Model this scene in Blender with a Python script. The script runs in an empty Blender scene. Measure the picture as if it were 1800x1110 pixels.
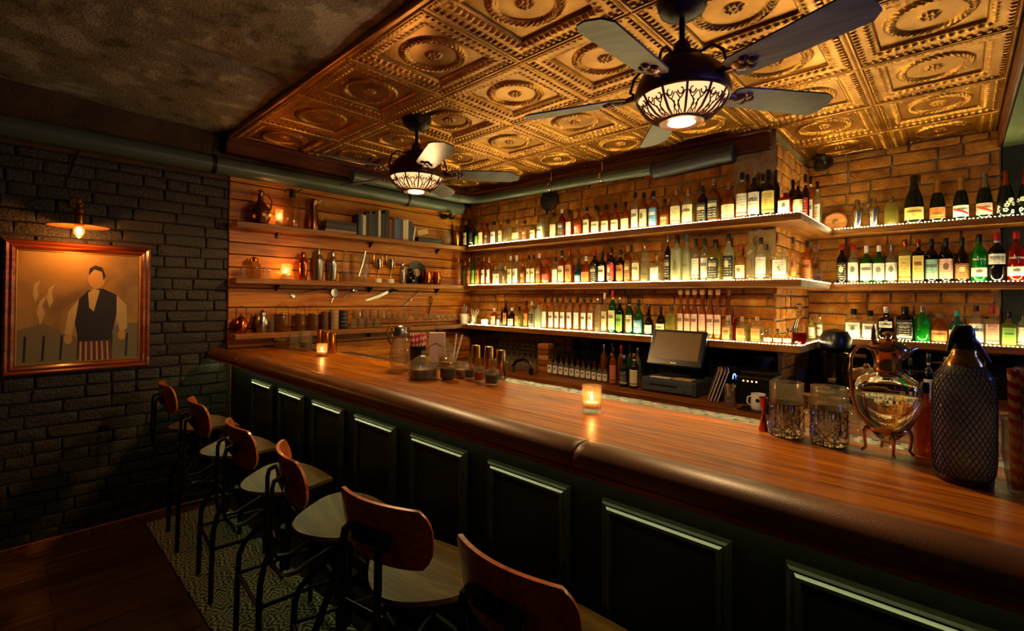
import bpy, bmesh, math, random
import numpy as np
from mathutils import Matrix, Vector
random.seed(7)
PI = math.pi
scene = bpy.context.scene
col = scene.collection
cos, sin = math.cos, math.sin

# ------------------------------------------------------------------ camera
F, CX, CY, CAMZ = 837.3, 883.5, 518.1, 1.575
YAW, PITCH, ROLL = 0.762835, 0.00867, -0.009247
_f = Vector((-sin(YAW)*cos(PITCH), cos(YAW)*cos(PITCH), sin(PITCH)))
_r = Vector((cos(YAW), sin(YAW), 0)); _d = _f.cross(_r)
RT = _r*cos(ROLL)+_d*sin(ROLL); DN = _d*cos(ROLL)-_r*sin(ROLL); FW = _f
cam = bpy.data.cameras.new('camera'); cam.sensor_width = 36; cam.lens = F/1800*36
cam.shift_x = (900-CX)/1800; cam.shift_y = -(555-CY)/1800; cam.clip_start = 0.05
camo = bpy.data.objects.new('camera', cam); col.objects.link(camo)
camo.matrix_world = Matrix(((RT.x, -DN.x, -FW.x, 0), (RT.y, -DN.y, -FW.y, 0), (RT.z, -DN.z, -FW.z, CAMZ), (0, 0, 0, 1)))
scene.camera = camo
def at(px, py, x=None, y=None, z=None):
    r = RT*((px-CX)/F)+DN*((py-CY)/F)+FW
    t = x/r.x if x is not None else y/r.y if y is not None else (z-CAMZ)/r.z
    return Vector((r.x*t, r.y*t, r.z*t+CAMZ))
def ps(P):                                   # metres per pixel at a point
    return (P-Vector((0, 0, CAMZ))).dot(FW)/F

def pw(P):                                   # the same for the width of round things, which the wide lens stretches off-axis
    d = P-Vector((0, 0, CAMZ)); return d.dot(FW)**2/F/math.hypot(d.x, d.y)

# ------------------------------------------------------------------ world, exposure
w = bpy.data.worlds.new('world'); scene.world = w; w.use_nodes = True
w.node_tree.nodes['Background'].inputs[0].default_value = (0.9, 0.62, 0.35, 1)
w.node_tree.nodes['Background'].inputs[1].default_value = 0.012
vs = scene.view_settings; vs.view_transform = 'Standard'; vs.look = 'None'; vs.gamma = 1; vs.exposure = 0.85
vs.use_curve_mapping = False
scene.cycles.max_bounces = 9; scene.cycles.transparent_max_bounces = 24
scene.cycles.transmission_bounces = 9; scene.cycles.glossy_bounces = 5; scene.cycles.diffuse_bounces = 3
scene.cycles.caustics_reflective = False; scene.cycles.caustics_refractive = False
scene.cycles.sample_clamp_indirect = 4.0; scene.cycles.blur_glossy = 0.5
LED = 265.0           # shelf tape radiance
BARLED = 18
FANP = 30.0          # watts of each fan lantern lamp
SCONCE = 3.5
def lamp(name, loc, watts, color, radius=0.04, parent=None, spot=None, rot=None):
    l = bpy.data.lights.new(name, 'SPOT' if spot else 'POINT'); l.energy = watts; l.color = color; l.shadow_soft_size = radius
    if spot: l.spot_size = spot; l.spot_blend = .25
    o = bpy.data.objects.new(name, l); col.objects.link(o); o.location = loc
    if rot: o.rotation_euler = rot
    if parent: o.parent = parent
    return o
# two added blue lights without fixtures, imitating the sign glow mirrored in the jug
lamp('blue_fill_light', (1.5, 2.3, 1.85), 12, (0.10, 0.2, 1.0), 0.12)
lamp('blue_spot_light', (1.7, 1.5, 1.7), 110, (0.08, 0.14, 1.0), 0.05, spot=math.radians(20), rot=(Vector((-.35, 1.72, 2.42))-Vector((1.7, 1.5, 1.7))).to_track_quat('-Z', 'Y').to_euler())  # added beam, aimed to turn the near fan blade blue

# ------------------------------------------------------------------ materials
def C(h):
    h = h.lstrip('#'); c = [int(h[i:i+2], 16)/255 for i in (0, 2, 4)]
    return tuple((x/12.92 if x <= .04045 else ((x+.055)/1.055)**2.4) for x in c)+(1,)
MATS = {}
def newmat(name):
    m = bpy.data.materials.new(name); m.use_nodes = True; MATS[name] = m
    nt = m.node_tree; return m, nt, nt.nodes['Principled BSDF']
def N(nt, t, **kw):
    n = nt.nodes.new(t)
    for k, v in kw.items():
        if k.startswith('i_'):
            k = k[2:]; n.inputs[int(k) if k.isdigit() else k].default_value = v
        else: setattr(n, k, v)
    return n
def setp(b, **kw):
    for k, v in kw.items(): b.inputs[k.replace('_', ' ')].default_value = v
def ramp(nt, fac, stops):
    r = N(nt, 'ShaderNodeValToRGB'); e = r.color_ramp.elements
    while len(e) < len(stops): e.new(.5)
    for i, (p, c) in enumerate(stops): e[i].position = p; e[i].color = c
    nt.links.new(fac, r.inputs[0]); return r
def bump(nt, b, h, strength=.3, dist=.01):
    n = N(nt, 'ShaderNodeBump'); n.inputs['Strength'].default_value = strength; n.inputs['Distance'].default_value = dist
    nt.links.new(h, n.inputs['Height']); nt.links.new(n.outputs[0], b.inputs['Normal'])
def plain(name, color, rough=.5, metal=0., **kw):
    if name in MATS: return MATS[name]
    m, nt, b = newmat(name); setp(b, Base_Color=C(color), Roughness=rough, Metallic=metal, **kw)
    tc = N(nt, 'ShaderNodeTexCoord'); no = N(nt, 'ShaderNodeTexNoise', i_Scale=35., i_Detail=3.)
    nt.links.new(tc.outputs['Object'], no.inputs['Vector'])
    mx = N(nt, 'ShaderNodeMapRange'); mx.inputs['To Min'].default_value = rough*.85; mx.inputs['To Max'].default_value = min(1, rough*1.15)
    nt.links.new(no.outputs['Fac'], mx.inputs['Value']); nt.links.new(mx.outputs[0], b.inputs['Roughness'])
    return m
def wood(name, c1, c2, c3, axis=0, rough=.45, scale=1., vary=.25, coat=0., bmp=.15, spec=.35):
    m, nt, b = newmat(name)
    tc = N(nt, 'ShaderNodeTexCoord'); mp = N(nt, 'ShaderNodeMapping')
    s = [14*scale]*3; s[axis] = .9*scale; mp.inputs['Scale'].default_value = s
    oi = N(nt, 'ShaderNodeObjectInfo'); ad = N(nt, 'ShaderNodeVectorMath', operation='ADD')
    sc = N(nt, 'ShaderNodeVectorMath', operation='SCALE'); sc.inputs[0].default_value = (7, 13, 5)
    nt.links.new(oi.outputs['Random'], sc.inputs['Scale'])
    nt.links.new(tc.outputs['Object'], ad.inputs[0]); nt.links.new(sc.outputs[0], ad.inputs[1])
    nt.links.new(ad.outputs[0], mp.inputs[0])
    n1 = N(nt, 'ShaderNodeTexNoise', i_Scale=1.6, i_Detail=7., i_Distortion=1.1); nt.links.new(mp.outputs[0], n1.inputs['Vector'])
    n2 = N(nt, 'ShaderNodeTexNoise', i_Scale=9., i_Detail=4., i_Distortion=.3); nt.links.new(mp.outputs[0], n2.inputs['Vector'])
    mixf = N(nt, 'ShaderNodeMath', operation='MULTIPLY_ADD'); mixf.inputs[1].default_value = .35
    nt.links.new(n2.outputs['Fac'], mixf.inputs[0]); nt.links.new(n1.outputs['Fac'], mixf.inputs[2])
    r = ramp(nt, mixf.outputs[0], [(.42, C(c1)), (.62, C(c2)), (.85, C(c3))])
    hs = N(nt, 'ShaderNodeHueSaturation'); mr = N(nt, 'ShaderNodeMapRange')
    mr.inputs['To Min'].default_value = 1-vary; mr.inputs['To Max'].default_value = 1+vary
    nt.links.new(oi.outputs['Random'], mr.inputs['Value']); nt.links.new(mr.outputs[0], hs.inputs['Value'])
    nt.links.new(r.outputs[0], hs.inputs['Color']); nt.links.new(hs.outputs[0], b.inputs['Base Color'])
    setp(b, Roughness=rough, Coat_Weight=coat, Coat_Roughness=.12, Specular_IOR_Level=spec); bump(nt, b, n2.outputs['Fac'], bmp, .003)
    return m
def masonry(name, c1, c2, c3, rough=.85, vary=.35, scale=9., bs=.6):
    m, nt, b = newmat(name); tc = N(nt, 'ShaderNodeTexCoord'); g = N(nt, 'ShaderNodeNewGeometry')
    oi = N(nt, 'ShaderNodeObjectInfo')
    n1 = N(nt, 'ShaderNodeTexNoise', i_Scale=scale, i_Detail=8., i_Roughness=.65); nt.links.new(g.outputs['Position'], n1.inputs['Vector'])
    n2 = N(nt, 'ShaderNodeTexNoise', i_Scale=70., i_Detail=5.); nt.links.new(g.outputs['Position'], n2.inputs['Vector'])
    r = ramp(nt, n1.outputs['Fac'], [(.38, C(c1)), (.47, C(c2)), (.53, C(c2)), (.60, C(c3))] if name == 'concrete' else [(.3, C(c1)), (.52, C(c2)), (.74, C(c3))])
    hs = N(nt, 'ShaderNodeHueSaturation'); mr = N(nt, 'ShaderNodeMapRange')
    mr.inputs['To Min'].default_value = 1-vary; mr.inputs['To Max'].default_value = 1+vary
    nt.links.new(oi.outputs['Random'], mr.inputs['Value']); nt.links.new(mr.outputs[0], hs.inputs['Value'])
    nt.links.new(r.outputs[0], hs.inputs['Color']); nt.links.new(hs.outputs[0], b.inputs['Base Color'])
    setp(b, Roughness=rough)
    a = N(nt, 'ShaderNodeMath', operation='ADD'); nt.links.new(n1.outputs['Fac'], a.inputs[0]); nt.links.new(n2.outputs['Fac'], a.inputs[1])
    bump(nt, b, a.outputs[0], bs, .012); return m
def emit(name, color, strength):
    m, nt, b = newmat(name); setp(b, Base_Color=(0, 0, 0, 1), Emission_Color=color, Emission_Strength=strength, Roughness=.6)
    return m
def glassy(name, tint, body, bodyw=.3, rough=.06, gloss=1.0):
    """bottle glass with its liquid: tinted see-through, a share of scatter, clear-coat reflections"""
    if name in MATS: return MATS[name]
    m, nt, b = newmat(name); nt.nodes.remove(b); out = nt.nodes['Material Output']
    t = N(nt, 'ShaderNodeBsdfTransparent'); lw = N(nt, 'ShaderNodeLayerWeight', i_Blend=.25); ct = C(tint)
    pwn = N(nt, 'ShaderNodeMath', operation='POWER'); pwn.inputs[1].default_value = 1.6; nt.links.new(lw.outputs['Facing'], pwn.inputs[0])
    mc = N(nt, 'ShaderNodeMix', data_type='RGBA'); nt.links.new(pwn.outputs[0], mc.inputs['Factor']); mc.inputs['A'].default_value = ct; mc.inputs['B'].default_value = tuple(q*k for q, k in zip(ct, (.42, .36, .26, 1))); nt.links.new(mc.outputs['Result'], t.inputs[0])
    d = N(nt, 'ShaderNodeBsdfDiffuse'); d.inputs[0].default_value = C(body)
    tl = N(nt, 'ShaderNodeBsdfTranslucent'); tl.inputs[0].default_value = C(body)
    a = N(nt, 'ShaderNodeMixShader', i_Fac=.5); nt.links.new(d.outputs[0], a.inputs[1]); nt.links.new(tl.outputs[0], a.inputs[2])
    b1 = N(nt, 'ShaderNodeMixShader', i_Fac=bodyw); nt.links.new(t.outputs[0], b1.inputs[1]); nt.links.new(a.outputs[0], b1.inputs[2])
    g = N(nt, 'ShaderNodeBsdfGlossy'); g.inputs['Roughness'].default_value = rough
    fr = N(nt, 'ShaderNodeFresnel'); fr.inputs['IOR'].default_value = 1.5
    mu = N(nt, 'ShaderNodeMath', operation='MULTIPLY'); mu.inputs[1].default_value = gloss; nt.links.new(fr.outputs[0], mu.inputs[0])
    ge = N(nt, 'ShaderNodeNewGeometry'); bk = N(nt, 'ShaderNodeMath', operation='SUBTRACT'); bk.inputs[0].default_value = 1; bm_ = N(nt, 'ShaderNodeMath', operation='MULTIPLY'); bm_.inputs[1].default_value = .8; nt.links.new(ge.outputs['Backfacing'], bm_.inputs[0]); nt.links.new(bm_.outputs[0], bk.inputs[1])
    mu2 = N(nt, 'ShaderNodeMath', operation='MULTIPLY'); nt.links.new(mu.outputs[0], mu2.inputs[0]); nt.links.new(bk.outputs[0], mu2.inputs[1]); mu = mu2
    b2 = N(nt, 'ShaderNodeMixShader'); nt.links.new(mu.outputs[0], b2.inputs[0]); nt.links.new(b1.outputs[0], b2.inputs[1]); nt.links.new(g.outputs[0], b2.inputs[2])
    tc = N(nt, 'ShaderNodeTexCoord'); no = N(nt, 'ShaderNodeTexNoise', i_Scale=40.); nt.links.new(tc.outputs['Object'], no.inputs['Vector'])
    bp = N(nt, 'ShaderNodeBump'); bp.inputs['Strength'].default_value = .06; bp.inputs['Distance'].default_value = .004
    nt.links.new(no.outputs['Fac'], bp.inputs['Height']); nt.links.new(bp.outputs[0], g.inputs['Normal'])
    nt.links.new(b2.outputs[0], out.inputs[0]); return m
def solid_glass(name, tint='#ffffff', rough=0.):
    m, nt, b = newmat(name); setp(b, Base_Color=C(tint), Roughness=rough, Transmission_Weight=1., IOR=1.48); return m
M = MATS
wood('pine_plank', '#6c3404', '#b4640a', '#d68e18', axis=1, rough=.5, vary=.3)
wood('shelf_wood', '#583008', '#8a5212', '#a8702a', axis=1, rough=.5, vary=.08)
wood('shelf_wood_x', '#583008', '#8a5212', '#a8702a', axis=0, rough=.5, vary=.08)
wood('bar_oak', '#4a2302', '#904c04', '#be740a', axis=0, rough=.36, scale=1.6, vary=.12, coat=.03, bmp=.12, spec=.16)
wood('edge_oak', '#46200b', '#7c4116', '#9c5a22', axis=0, rough=.4, vary=.02)
wood('floor_wood', '#2a150a', '#44250f', '#5b351a', axis=1, rough=.42, vary=.25)
wood('dark_cornice', '#2c1006', '#4a1e0a', '#642c10', axis=1, rough=.4, vary=.05)
wood('stool_wood', '#662207', '#9c400c', '#bc601a', axis=1, rough=.33, vary=.08, coat=.3)
wood('seat_wood', '#45240a', '#643a14', '#7c5422', axis=0, rough=.45, vary=.06, coat=.0)
wood('frame_wood', '#3a1508', '#6e2e10', '#8b431b', axis=1, rough=.28, vary=.02, coat=.4)
wood('fan_wood', '#2a2725', '#423e3a', '#565048', axis=0, rough=.38, vary=.03)
wood('counter_wood', '#472207', '#77400c', '#945818', axis=0, rough=.4, vary=.02)
wood('block_wood', '#6e3c16', '#a2602a', '#c08448', axis=0, rough=.5, vary=.02)
masonry('brick_red', '#8a4c10', '#c07a20', '#d6a244', vary=.26)
masonry('brick_dark', '#211b13', '#2a2218', '#352b1f', vary=.14, rough=.6)
masonry('mortar', '#806c44', '#9a8450', '#b09a66', vary=0)
masonry('mortar_dark', '#1b1610', '#221b13', '#2a2218', vary=0)
masonry('plaster_old', '#8e7748', '#b29a62', '#c9b47c', vary=0)
masonry('concrete', '#5c5444', '#8f8878', '#bab4a8', vary=0, scale=3.2, bs=.45)
masonry('upper_wall', '#352513', '#4e371d', '#5e4526', vary=0, scale=4)
masonry('green_plaster', '#3b4a2c', '#4d5c3a', '#5f6c48', vary=0, scale=3, bs=.3)
masonry('dark_green_wall', '#0e120d', '#151a13', '#1c2219', vary=0, scale=3, bs=.3)
plain('black_paint', '#030302', .45, Specular_IOR_Level=.25); plain('moulding_highlight_paint', '#16150d', .3, Coat_Weight=.22, Coat_Roughness=.25)  # mouldings: same black painted paler and glossier, to carry the light-tape highlights
plain('black_tile', '#0a1012', .08)
plain('pipe_paint', '#4b574c', .35)
plain('pipe_dark', '#2c3038', .5)
plain('iron', '#191613', .38, .6)
plain('fan_metal', '#2e2018', .42, .7)
plain('fan_bronze', '#4a2c1c', .4, .8)
plain('chrome', '#d8d4cc', .12, 1.)
plain('steel', '#b8b2a4', .25, 1.)
plain('brushed', '#8f8878', .35, 1.)
plain('brass', '#c08a3c', .22, 1.)
plain('copper', '#c0602c', .2, 1.)
plain('old_copper', '#7c5530', .3, 1.)
plain('black_plastic', '#0c0c0c', .3)
plain('dark_plastic', '#101a20', .4)
plain('grey_metal', '#46525a', .4, .3)
plain('white_ceramic', '#e6e0d0', .25)
plain('white_plastic', '#e8e4d8', .4)
plain('paper_white', '#e9e2cc', .7)
plain('paper_tan', '#c2a06a', .7)
plain('paper_pink', '#d8b9a4', .7)
plain('cork', '#b08a58', .8)
plain('red_plastic', '#b01810', .35)
plain('wax', '#efe2c0', .6)
plain('vinyl', '#0a0a0a', .25); plain('disc_paint', '#b4672c', .4, .3)
plain('candy', '#2a1406', .4)
plain('tan_candy', '#8a5a2a', .6)
plain('led_pcb', '#8a7c60', .6)
plain('gold_paint', '#a07838', .35, .7)
plain('foil_gold', '#d0a050', .3, .9)
plain('ink_black', '#0e0c0a', .5)
plain('ink_red', '#c01c12', .5)
plain('ink_white', '#f2ecd8', .5)
solid_glass('jug_glass', '#fffaf0'); solid_glass('water', '#fffdf4'); plain('jug_copper', '#cfa27c', .15, 1.); plain('mesh_wire', '#33241a', .35, .8)
glassy('siphon_glass', '#c8cac8', '#9a9aa2', .55, .12)
solid_glass('clear_glass'); solid_glass('cut_glass', '#fbfaf6', .02); solid_glass('amber_glass', '#e8b070')
glassy('thin_glass', '#fbfaf4', '#f0e6c4', .09, .04, 1.0)
glassy('smoke_glass', '#ecdcb4', '#b08a4c', .18)
emit('led_white', (1.0, .80, .34, 1), LED)
emit('bar_led', (.92, 1.0, .40, 1), BARLED)
emit('lantern_glow', (1., .48, .20, 1), .95)
emit('lens_glow', (1., .80, .52, 1), 6)
emit('bulb_glow', (1., .42, .10, 1), 22)
emit('flame_glow', (1., .50, .16, 1), 35)
emit('blue_glow', (.12, .22, 1., 1), 4); emit('tan_glow', (1, .6, .25, 1), 1.2)
# patterned tin: warm lacquered gold
m, nt, b = newmat('tin'); setp(b, Base_Color=C('#b07a2c'), Metallic=.85, Roughness=.36)
n = N(nt, 'ShaderNodeTexNoise', i_Scale=6., i_Detail=5.); g = N(nt, 'ShaderNodeNewGeometry'); nt.links.new(g.outputs['Position'], n.inputs['Vector'])
r_ = ramp(nt, n.outputs['Fac'], [(.3, C('#8d5a1c')), (.7, C('#c08a3a'))]); nt.links.new(r_.outputs[0], b.inputs['Base Color'])
# leather
m, nt, b = newmat('leather'); setp(b, Roughness=.42, Coat_Weight=.12, Coat_Roughness=.3)
g = N(nt, 'ShaderNodeNewGeometry'); n = N(nt, 'ShaderNodeTexNoise', i_Scale=5., i_Detail=6.); nt.links.new(g.outputs['Position'], n.inputs['Vector'])
r_ = ramp(nt, n.outputs['Fac'], [(.3, C('#4a2608')), (.7, C('#784412'))]); nt.links.new(r_.outputs[0], b.inputs['Base Color'])
v = N(nt, 'ShaderNodeTexVoronoi', i_Scale=420.); nt.links.new(g.outputs['Position'], v.inputs['Vector']); bump(nt, b, v.outputs['Distance'], .15, .0015)
# cement tile: rosettes, rings and corner scrolls printed in two tones
def tile_mat():
    m, nt, b = newmat('cement_tile'); tc = N(nt, 'ShaderNodeTexCoord'); L = nt.links.new
    def mth(op, a, c=None):
        n = N(nt, 'ShaderNodeMath', operation=op)
        for i, q in enumerate((a, c)):
            if q is None: continue
            if isinstance(q, (int, float)): n.inputs[i].default_value = q
            else: L(q, n.inputs[i])
        return n.outputs[0]
    sp = N(nt, 'ShaderNodeSeparateXYZ'); L(tc.outputs['Object'], sp.inputs[0])
    x, y = sp.outputs[0], sp.outputs[1]
    r = mth('SQRT', mth('ADD', mth('MULTIPLY', x, x), mth('MULTIPLY', y, y))); th = mth('ARCTAN2', y, x)
    ax, ay = mth('SUBTRACT', mth('ABSOLUTE', x), .1), mth('SUBTRACT', mth('ABSOLUTE', y), .1)
    r2 = mth('SQRT', mth('ADD', mth('MULTIPLY', ax, ax), mth('MULTIPLY', ay, ay))); th2 = mth('ARCTAN2', ay, ax)
    p1 = mth('SINE', mth('ADD', mth('MULTIPLY', r, 215), mth('MULTIPLY', mth('SINE', mth('MULTIPLY', th, 8)), 2.6)))
    p2 = mth('SINE', mth('ADD', mth('MULTIPLY', r2, 240), mth('MULTIPLY', mth('SINE', mth('MULTIPLY', th2, 8)), 2.2)))
    sel = mth('GREATER_THAN', r2, .045); p = mth('ADD', mth('MULTIPLY', p1, sel), mth('MULTIPLY', p2, mth('SUBTRACT', 1, sel)))
    rr = ramp(nt, mth('GREATER_THAN', p, .05), [(.3, C('#2e2a22')), (.6, C('#bcb496'))]); L(rr.outputs[0], b.inputs['Base Color']); setp(b, Roughness=.5)
tile_mat()
# woven siphon mesh backing, painting canvas
def canvas_mat():
    m, nt, b = newmat('canvas_ochre'); tc = N(nt, 'ShaderNodeTexCoord')
    n = N(nt, 'ShaderNodeTexNoise', i_Scale=3., i_Detail=6., i_Distortion=.6); nt.links.new(tc.outputs['Object'], n.inputs['Vector'])
    r = ramp(nt, n.outputs['Fac'], [(.3, C('#6d5526')), (.55, C('#a07c38')), (.8, C('#8a8058'))]); nt.links.new(r.outputs[0], b.inputs['Base Color'])
    setp(b, Roughness=.55); bump(nt, b, n.outputs['Fac'], .2, .004)
canvas_mat()
def label_mat(cn, base, ink, style):
    key = 'label_%s_%s' % (cn, style)
    if key in MATS: return MATS[key]
    m, nt, b = newmat(key); L = nt.links.new; uv = N(nt, 'ShaderNodeUVMap'); sp = N(nt, 'ShaderNodeSeparateXYZ'); L(uv.outputs[0], sp.inputs[0])
    def mth(op, a, c=None, d=None):
        n = N(nt, 'ShaderNodeMath', operation=op)
        for i, q in enumerate((a, c, d)):
            if q is None: continue
            if isinstance(q, (int, float)): n.inputs[i].default_value = q
            else: L(q, n.inputs[i])
        return n.outputs[0]
    u, v = sp.outputs[0], sp.outputs[1]
    mp = N(nt, 'ShaderNodeMapping'); mp.inputs['Scale'].default_value = (16, 9, 1); L(uv.outputs[0], mp.inputs[0])
    oi = N(nt, 'ShaderNodeObjectInfo'); no = N(nt, 'ShaderNodeTexNoise', i_Scale=1.3, i_Detail=2.); no.noise_dimensions = '4D'
    L(mp.outputs[0], no.inputs['Vector']); L(mth('MULTIPLY', oi.outputs['Random'], 50), no.inputs['W'])
    rows = mth('GREATER_THAN', mth('FRACT', mth('MULTIPLY', v, 8)), .5)
    inside = mth('MULTIPLY', mth('LESS_THAN', mth('ABSOLUTE', mth('SUBTRACT', u, .5)), .36), mth('LESS_THAN', mth('ABSOLUTE', mth('SUBTRACT', v, .5)), .42))
    small = mth('MULTIPLY', mth('MULTIPLY', mth('GREATER_THAN', no.outputs['Fac'], .5), rows), inside)
    if style == 1:      # a band of dark print above small lines
        big = mth('MULTIPLY', mth('LESS_THAN', mth('ABSOLUTE', mth('SUBTRACT', v, .68)), .09), mth('MULTIPLY', inside, mth('GREATER_THAN', no.outputs['Fac'], .38)))
    elif style == 2:    # round emblem
        big = mth('LESS_THAN', mth('ADD', mth('POWER', mth('SUBTRACT', u, .5), 2), mth('POWER', mth('SUBTRACT', v, .62), 2)), .03)
    else: big = mth('LESS_THAN', mth('ABSOLUTE', mth('SUBTRACT', v, .12)), .045)
    tot = mth('MAXIMUM', mth('MULTIPLY', small, .6), mth('MULTIPLY', big, .85))
    mx = N(nt, 'ShaderNodeMix', data_type='RGBA'); L(tot, mx.inputs['Factor']); mx.inputs['A'].default_value = C(base); mx.inputs['B'].default_value = C(ink)
    L(mx.outputs['Result'], b.inputs['Base Color']); setp(b, Roughness=.55); return m

# ------------------------------------------------------------------ mesh helpers
class MB:
    def __init__(s): s.v = []; s.f = []; s.uv = None
    def add(s, v, f, T=None):
        o = len(s.v)
        s.v += [tuple(T @ Vector(q)) if T else tuple(q) for q in v]; s.f += [tuple(i+o for i in q) for q in f]; return s
    def box(s, c, d, T=None, ch=0.):
        x, y, z = (q/2 for q in d)
        if ch > 0:
            bm = bmesh.new(); bmesh.ops.create_cube(bm, size=1)
            for q in bm.verts: q.co = Vector((q.co.x*d[0]+c[0], q.co.y*d[1]+c[1], q.co.z*d[2]+c[2]))
            bmesh.ops.bevel(bm, geom=bm.edges[:], offset=ch, segments=1, affect='EDGES'); bm.verts.index_update()
            v = [tuple(q.co) for q in bm.verts]; f = [[q.index for q in p.verts] for p in bm.faces]; bm.free()
            return s.add(v, f, T)
        v = [(c[0]+i*x, c[1]+j*y, c[2]+k*z) for k in (-1, 1) for j in (-1, 1) for i in (-1, 1)]
        return s.add(v, [(0, 2, 3, 1), (4, 5, 7, 6), (0, 1, 5, 4), (1, 3, 7, 5), (3, 2, 6, 7), (2, 0, 4, 6)], T)
    def lathe(s, prof, n=16, c=(0, 0, 0), sq=0, flat=1., T=None, lobes=0, amp=0.):
        v = []; f = []; P = [p for p in prof]
        for (r, z) in P:
            for k in range(n):
                a = 2*PI*(k+.5)/n; rr = r
                if sq: rr = r/((abs(cos(a))**sq+abs(sin(a))**sq)**(1/sq))
                if lobes: rr *= 1+amp*cos(lobes*a)
                v.append((c[0]+rr*cos(a), c[1]+rr*sin(a)*flat, c[2]+z))
        for i in range(len(P)-1):
            for k in range(n):
                k2 = (k+1) % n; f.append((i*n+k, i*n+k2, (i+1)*n+k2, (i+1)*n+k))
        if P[0][0] > 1e-6: f.append(tuple(reversed(range(n))))
        if P[-1][0] > 1e-6: f.append(tuple(range((len(P)-1)*n, len(P)*n)))
        return s.add(v, f, T)
    def tube(s, pts, r, n=8, closed=False, T=None, flat=1.):
        P = [Vector(p) for p in pts]; m = len(P); v = []; f = []; up = None
        for i, p in enumerate(P):
            a = P[(i-1) % m] if closed or i else p; b_ = P[(i+1) % m] if closed or i < m-1 else p
            t = (b_-a).normalized()
            if up is None:
                up = t.orthogonal().normalized()
                if abs(t.z) < .9: up = (Vector((0, 0, 1))-t*t.z).normalized()
            up = (up-t*up.dot(t)).normalized(); sd = t.cross(up); rr = r[i] if isinstance(r, (list, tuple)) else r
            for k in range(n):
                q = 2*PI*k/n; v.append(tuple(p+up*cos(q)*rr+sd*sin(q)*rr*flat))
        for i in range(m if closed else m-1):
            for k in range(n): f.append((i*n+k, i*n+(k+1) % n, ((i+1) % m)*n+(k+1) % n, ((i+1) % m)*n+k))
        if not closed: f.append(tuple(reversed(range(n)))); f.append(tuple(range((m-1)*n, m*n)))
        return s.add(v, f, T)
    def prism(s, poly, h0, h1, ax='z', T=None):
        n = len(poly)
        mk = {'z': lambda p, h: (p[0], p[1], h), 'y': lambda p, h: (p[0], h, p[1]), 'x': lambda p, h: (h, p[0], p[1])}[ax]
        v = [mk(p, h0) for p in poly]+[mk(p, h1) for p in poly]
        return s.add(v, [tuple(reversed(range(n))), tuple(range(n, 2*n))]+[(i, (i+1) % n, n+(i+1) % n, n+i) for i in range(n)], T)
    def mesh(s, name, mat, smooth=35):
        me = bpy.data.meshes.new(name); me.from_pydata(s.v, [], s.f)
        bm = bmesh.new(); bm.from_mesh(me); bmesh.ops.recalc_face_normals(bm, faces=bm.faces); bm.to_mesh(me); bm.free()
        me.materials.append(M[mat] if isinstance(mat, str) else mat)
        if smooth: me.shade_smooth(); me.set_sharp_from_angle(angle=math.radians(smooth))
        return me
    def build(s, name, mat, parent=None, loc=None, smooth=35):
        return obj(name, s.mesh(name, mat, smooth), parent, loc)
def obj(name, me, parent=None, loc=None, rz=0, scale=None):
    o = bpy.data.objects.new(name, me); col.objects.link(o)
    if parent: o.parent = parent
    if loc is not None: o.location = loc
    if rz: o.rotation_euler.z = rz
    if scale: o.scale = scale
    return o
def tag(o, label=None, cat=None, group=None, kind=None):
    for k, v in (('label', label), ('category', cat), ('group', group), ('kind', kind)):
        if v: o[k] = v
    return o
def thing(name, label, cat, loc=(0, 0, 0), rz=0, group=None):
    o = obj(name, None, None, loc, rz); return tag(o, label, cat, group)
def copy_tree(o, parent=None):
    c = o.copy(); col.objects.link(c); c.parent = parent
    for ch in list(o.children): copy_tree(ch, c)
    return c
def struct(name, mb, mat, label=None, smooth=35):
    o = mb.build(name, mat, smooth=smooth); o['kind'] = 'structure'
    if label: o['label'] = label
    return o

# ================================================================== THE SETTING
XL, YB, YR, XB = -4.05, 3.70, 4.70, -0.92      # left wall, chimney breast front, alcove wall, breast corner
ZC, ZBAR, ZCNT = 2.777, 1.17, 0.92
TS = 0.61; TX0, TY0 = -3.418, 1.159
SH = (2.138, 1.714, 1.292)                      # shelf tops, upper to lower
# -------- bricks: a few irregular bricks, shared by every wall
def brick_meshes(mat, tagn, n=5):
    out = []
    for k in range(n):
        mb = MB().box((0, 0, 0), (1, 1, 1), ch=.06)
        rr = random.Random(k)
        mb.v = [(a+rr.uniform(-.02, .02), b_+rr.uniform(-.02, .02), c+rr.uniform(-.05, .05)) for a, b_, c in mb.v]
        out.append(mb.mesh(tagn, mat, 50))
    return out
def courses(u0, u1, z0, z1, ch, lens, seed):
    rr = random.Random(seed); res = []; z = z0; k = 0
    while z < z1-.02:
        h = min(ch, z1-z); u = u0-(lens[0]*.5 if k % 2 else 0)
        while u < u1-.02:
            L = rr.choice(lens)*rr.uniform(.94, 1.06); a, b_ = max(u, u0), min(u+L, u1)
            if b_-a > .03: res.append((a, b_, z, z+h))
            u += L
        z += ch; k += 1
    return res
def lay(parent, meshes, cells, place, joint, seed, limit=300):
    rr = random.Random(seed); extra = MB()
    for i, (a, b_, z0, z1) in enumerate(cells):
        c, d = place((a+b_)/2, (z0+z1)/2, b_-a-joint, z1-z0-joint, rr)
        if i < limit: obj('brick', rr.choice(meshes), parent, c, scale=d)
        else: extra.box(c, d)
    if extra.v:
        o = extra.build('more_bricks', meshes[0].materials[0], parent, smooth=0); o['kind'] = 'stuff'
DB = brick_meshes('brick_dark', 'dark_brick'); RB = brick_meshes('brick_red', 'red_brick')

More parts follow.
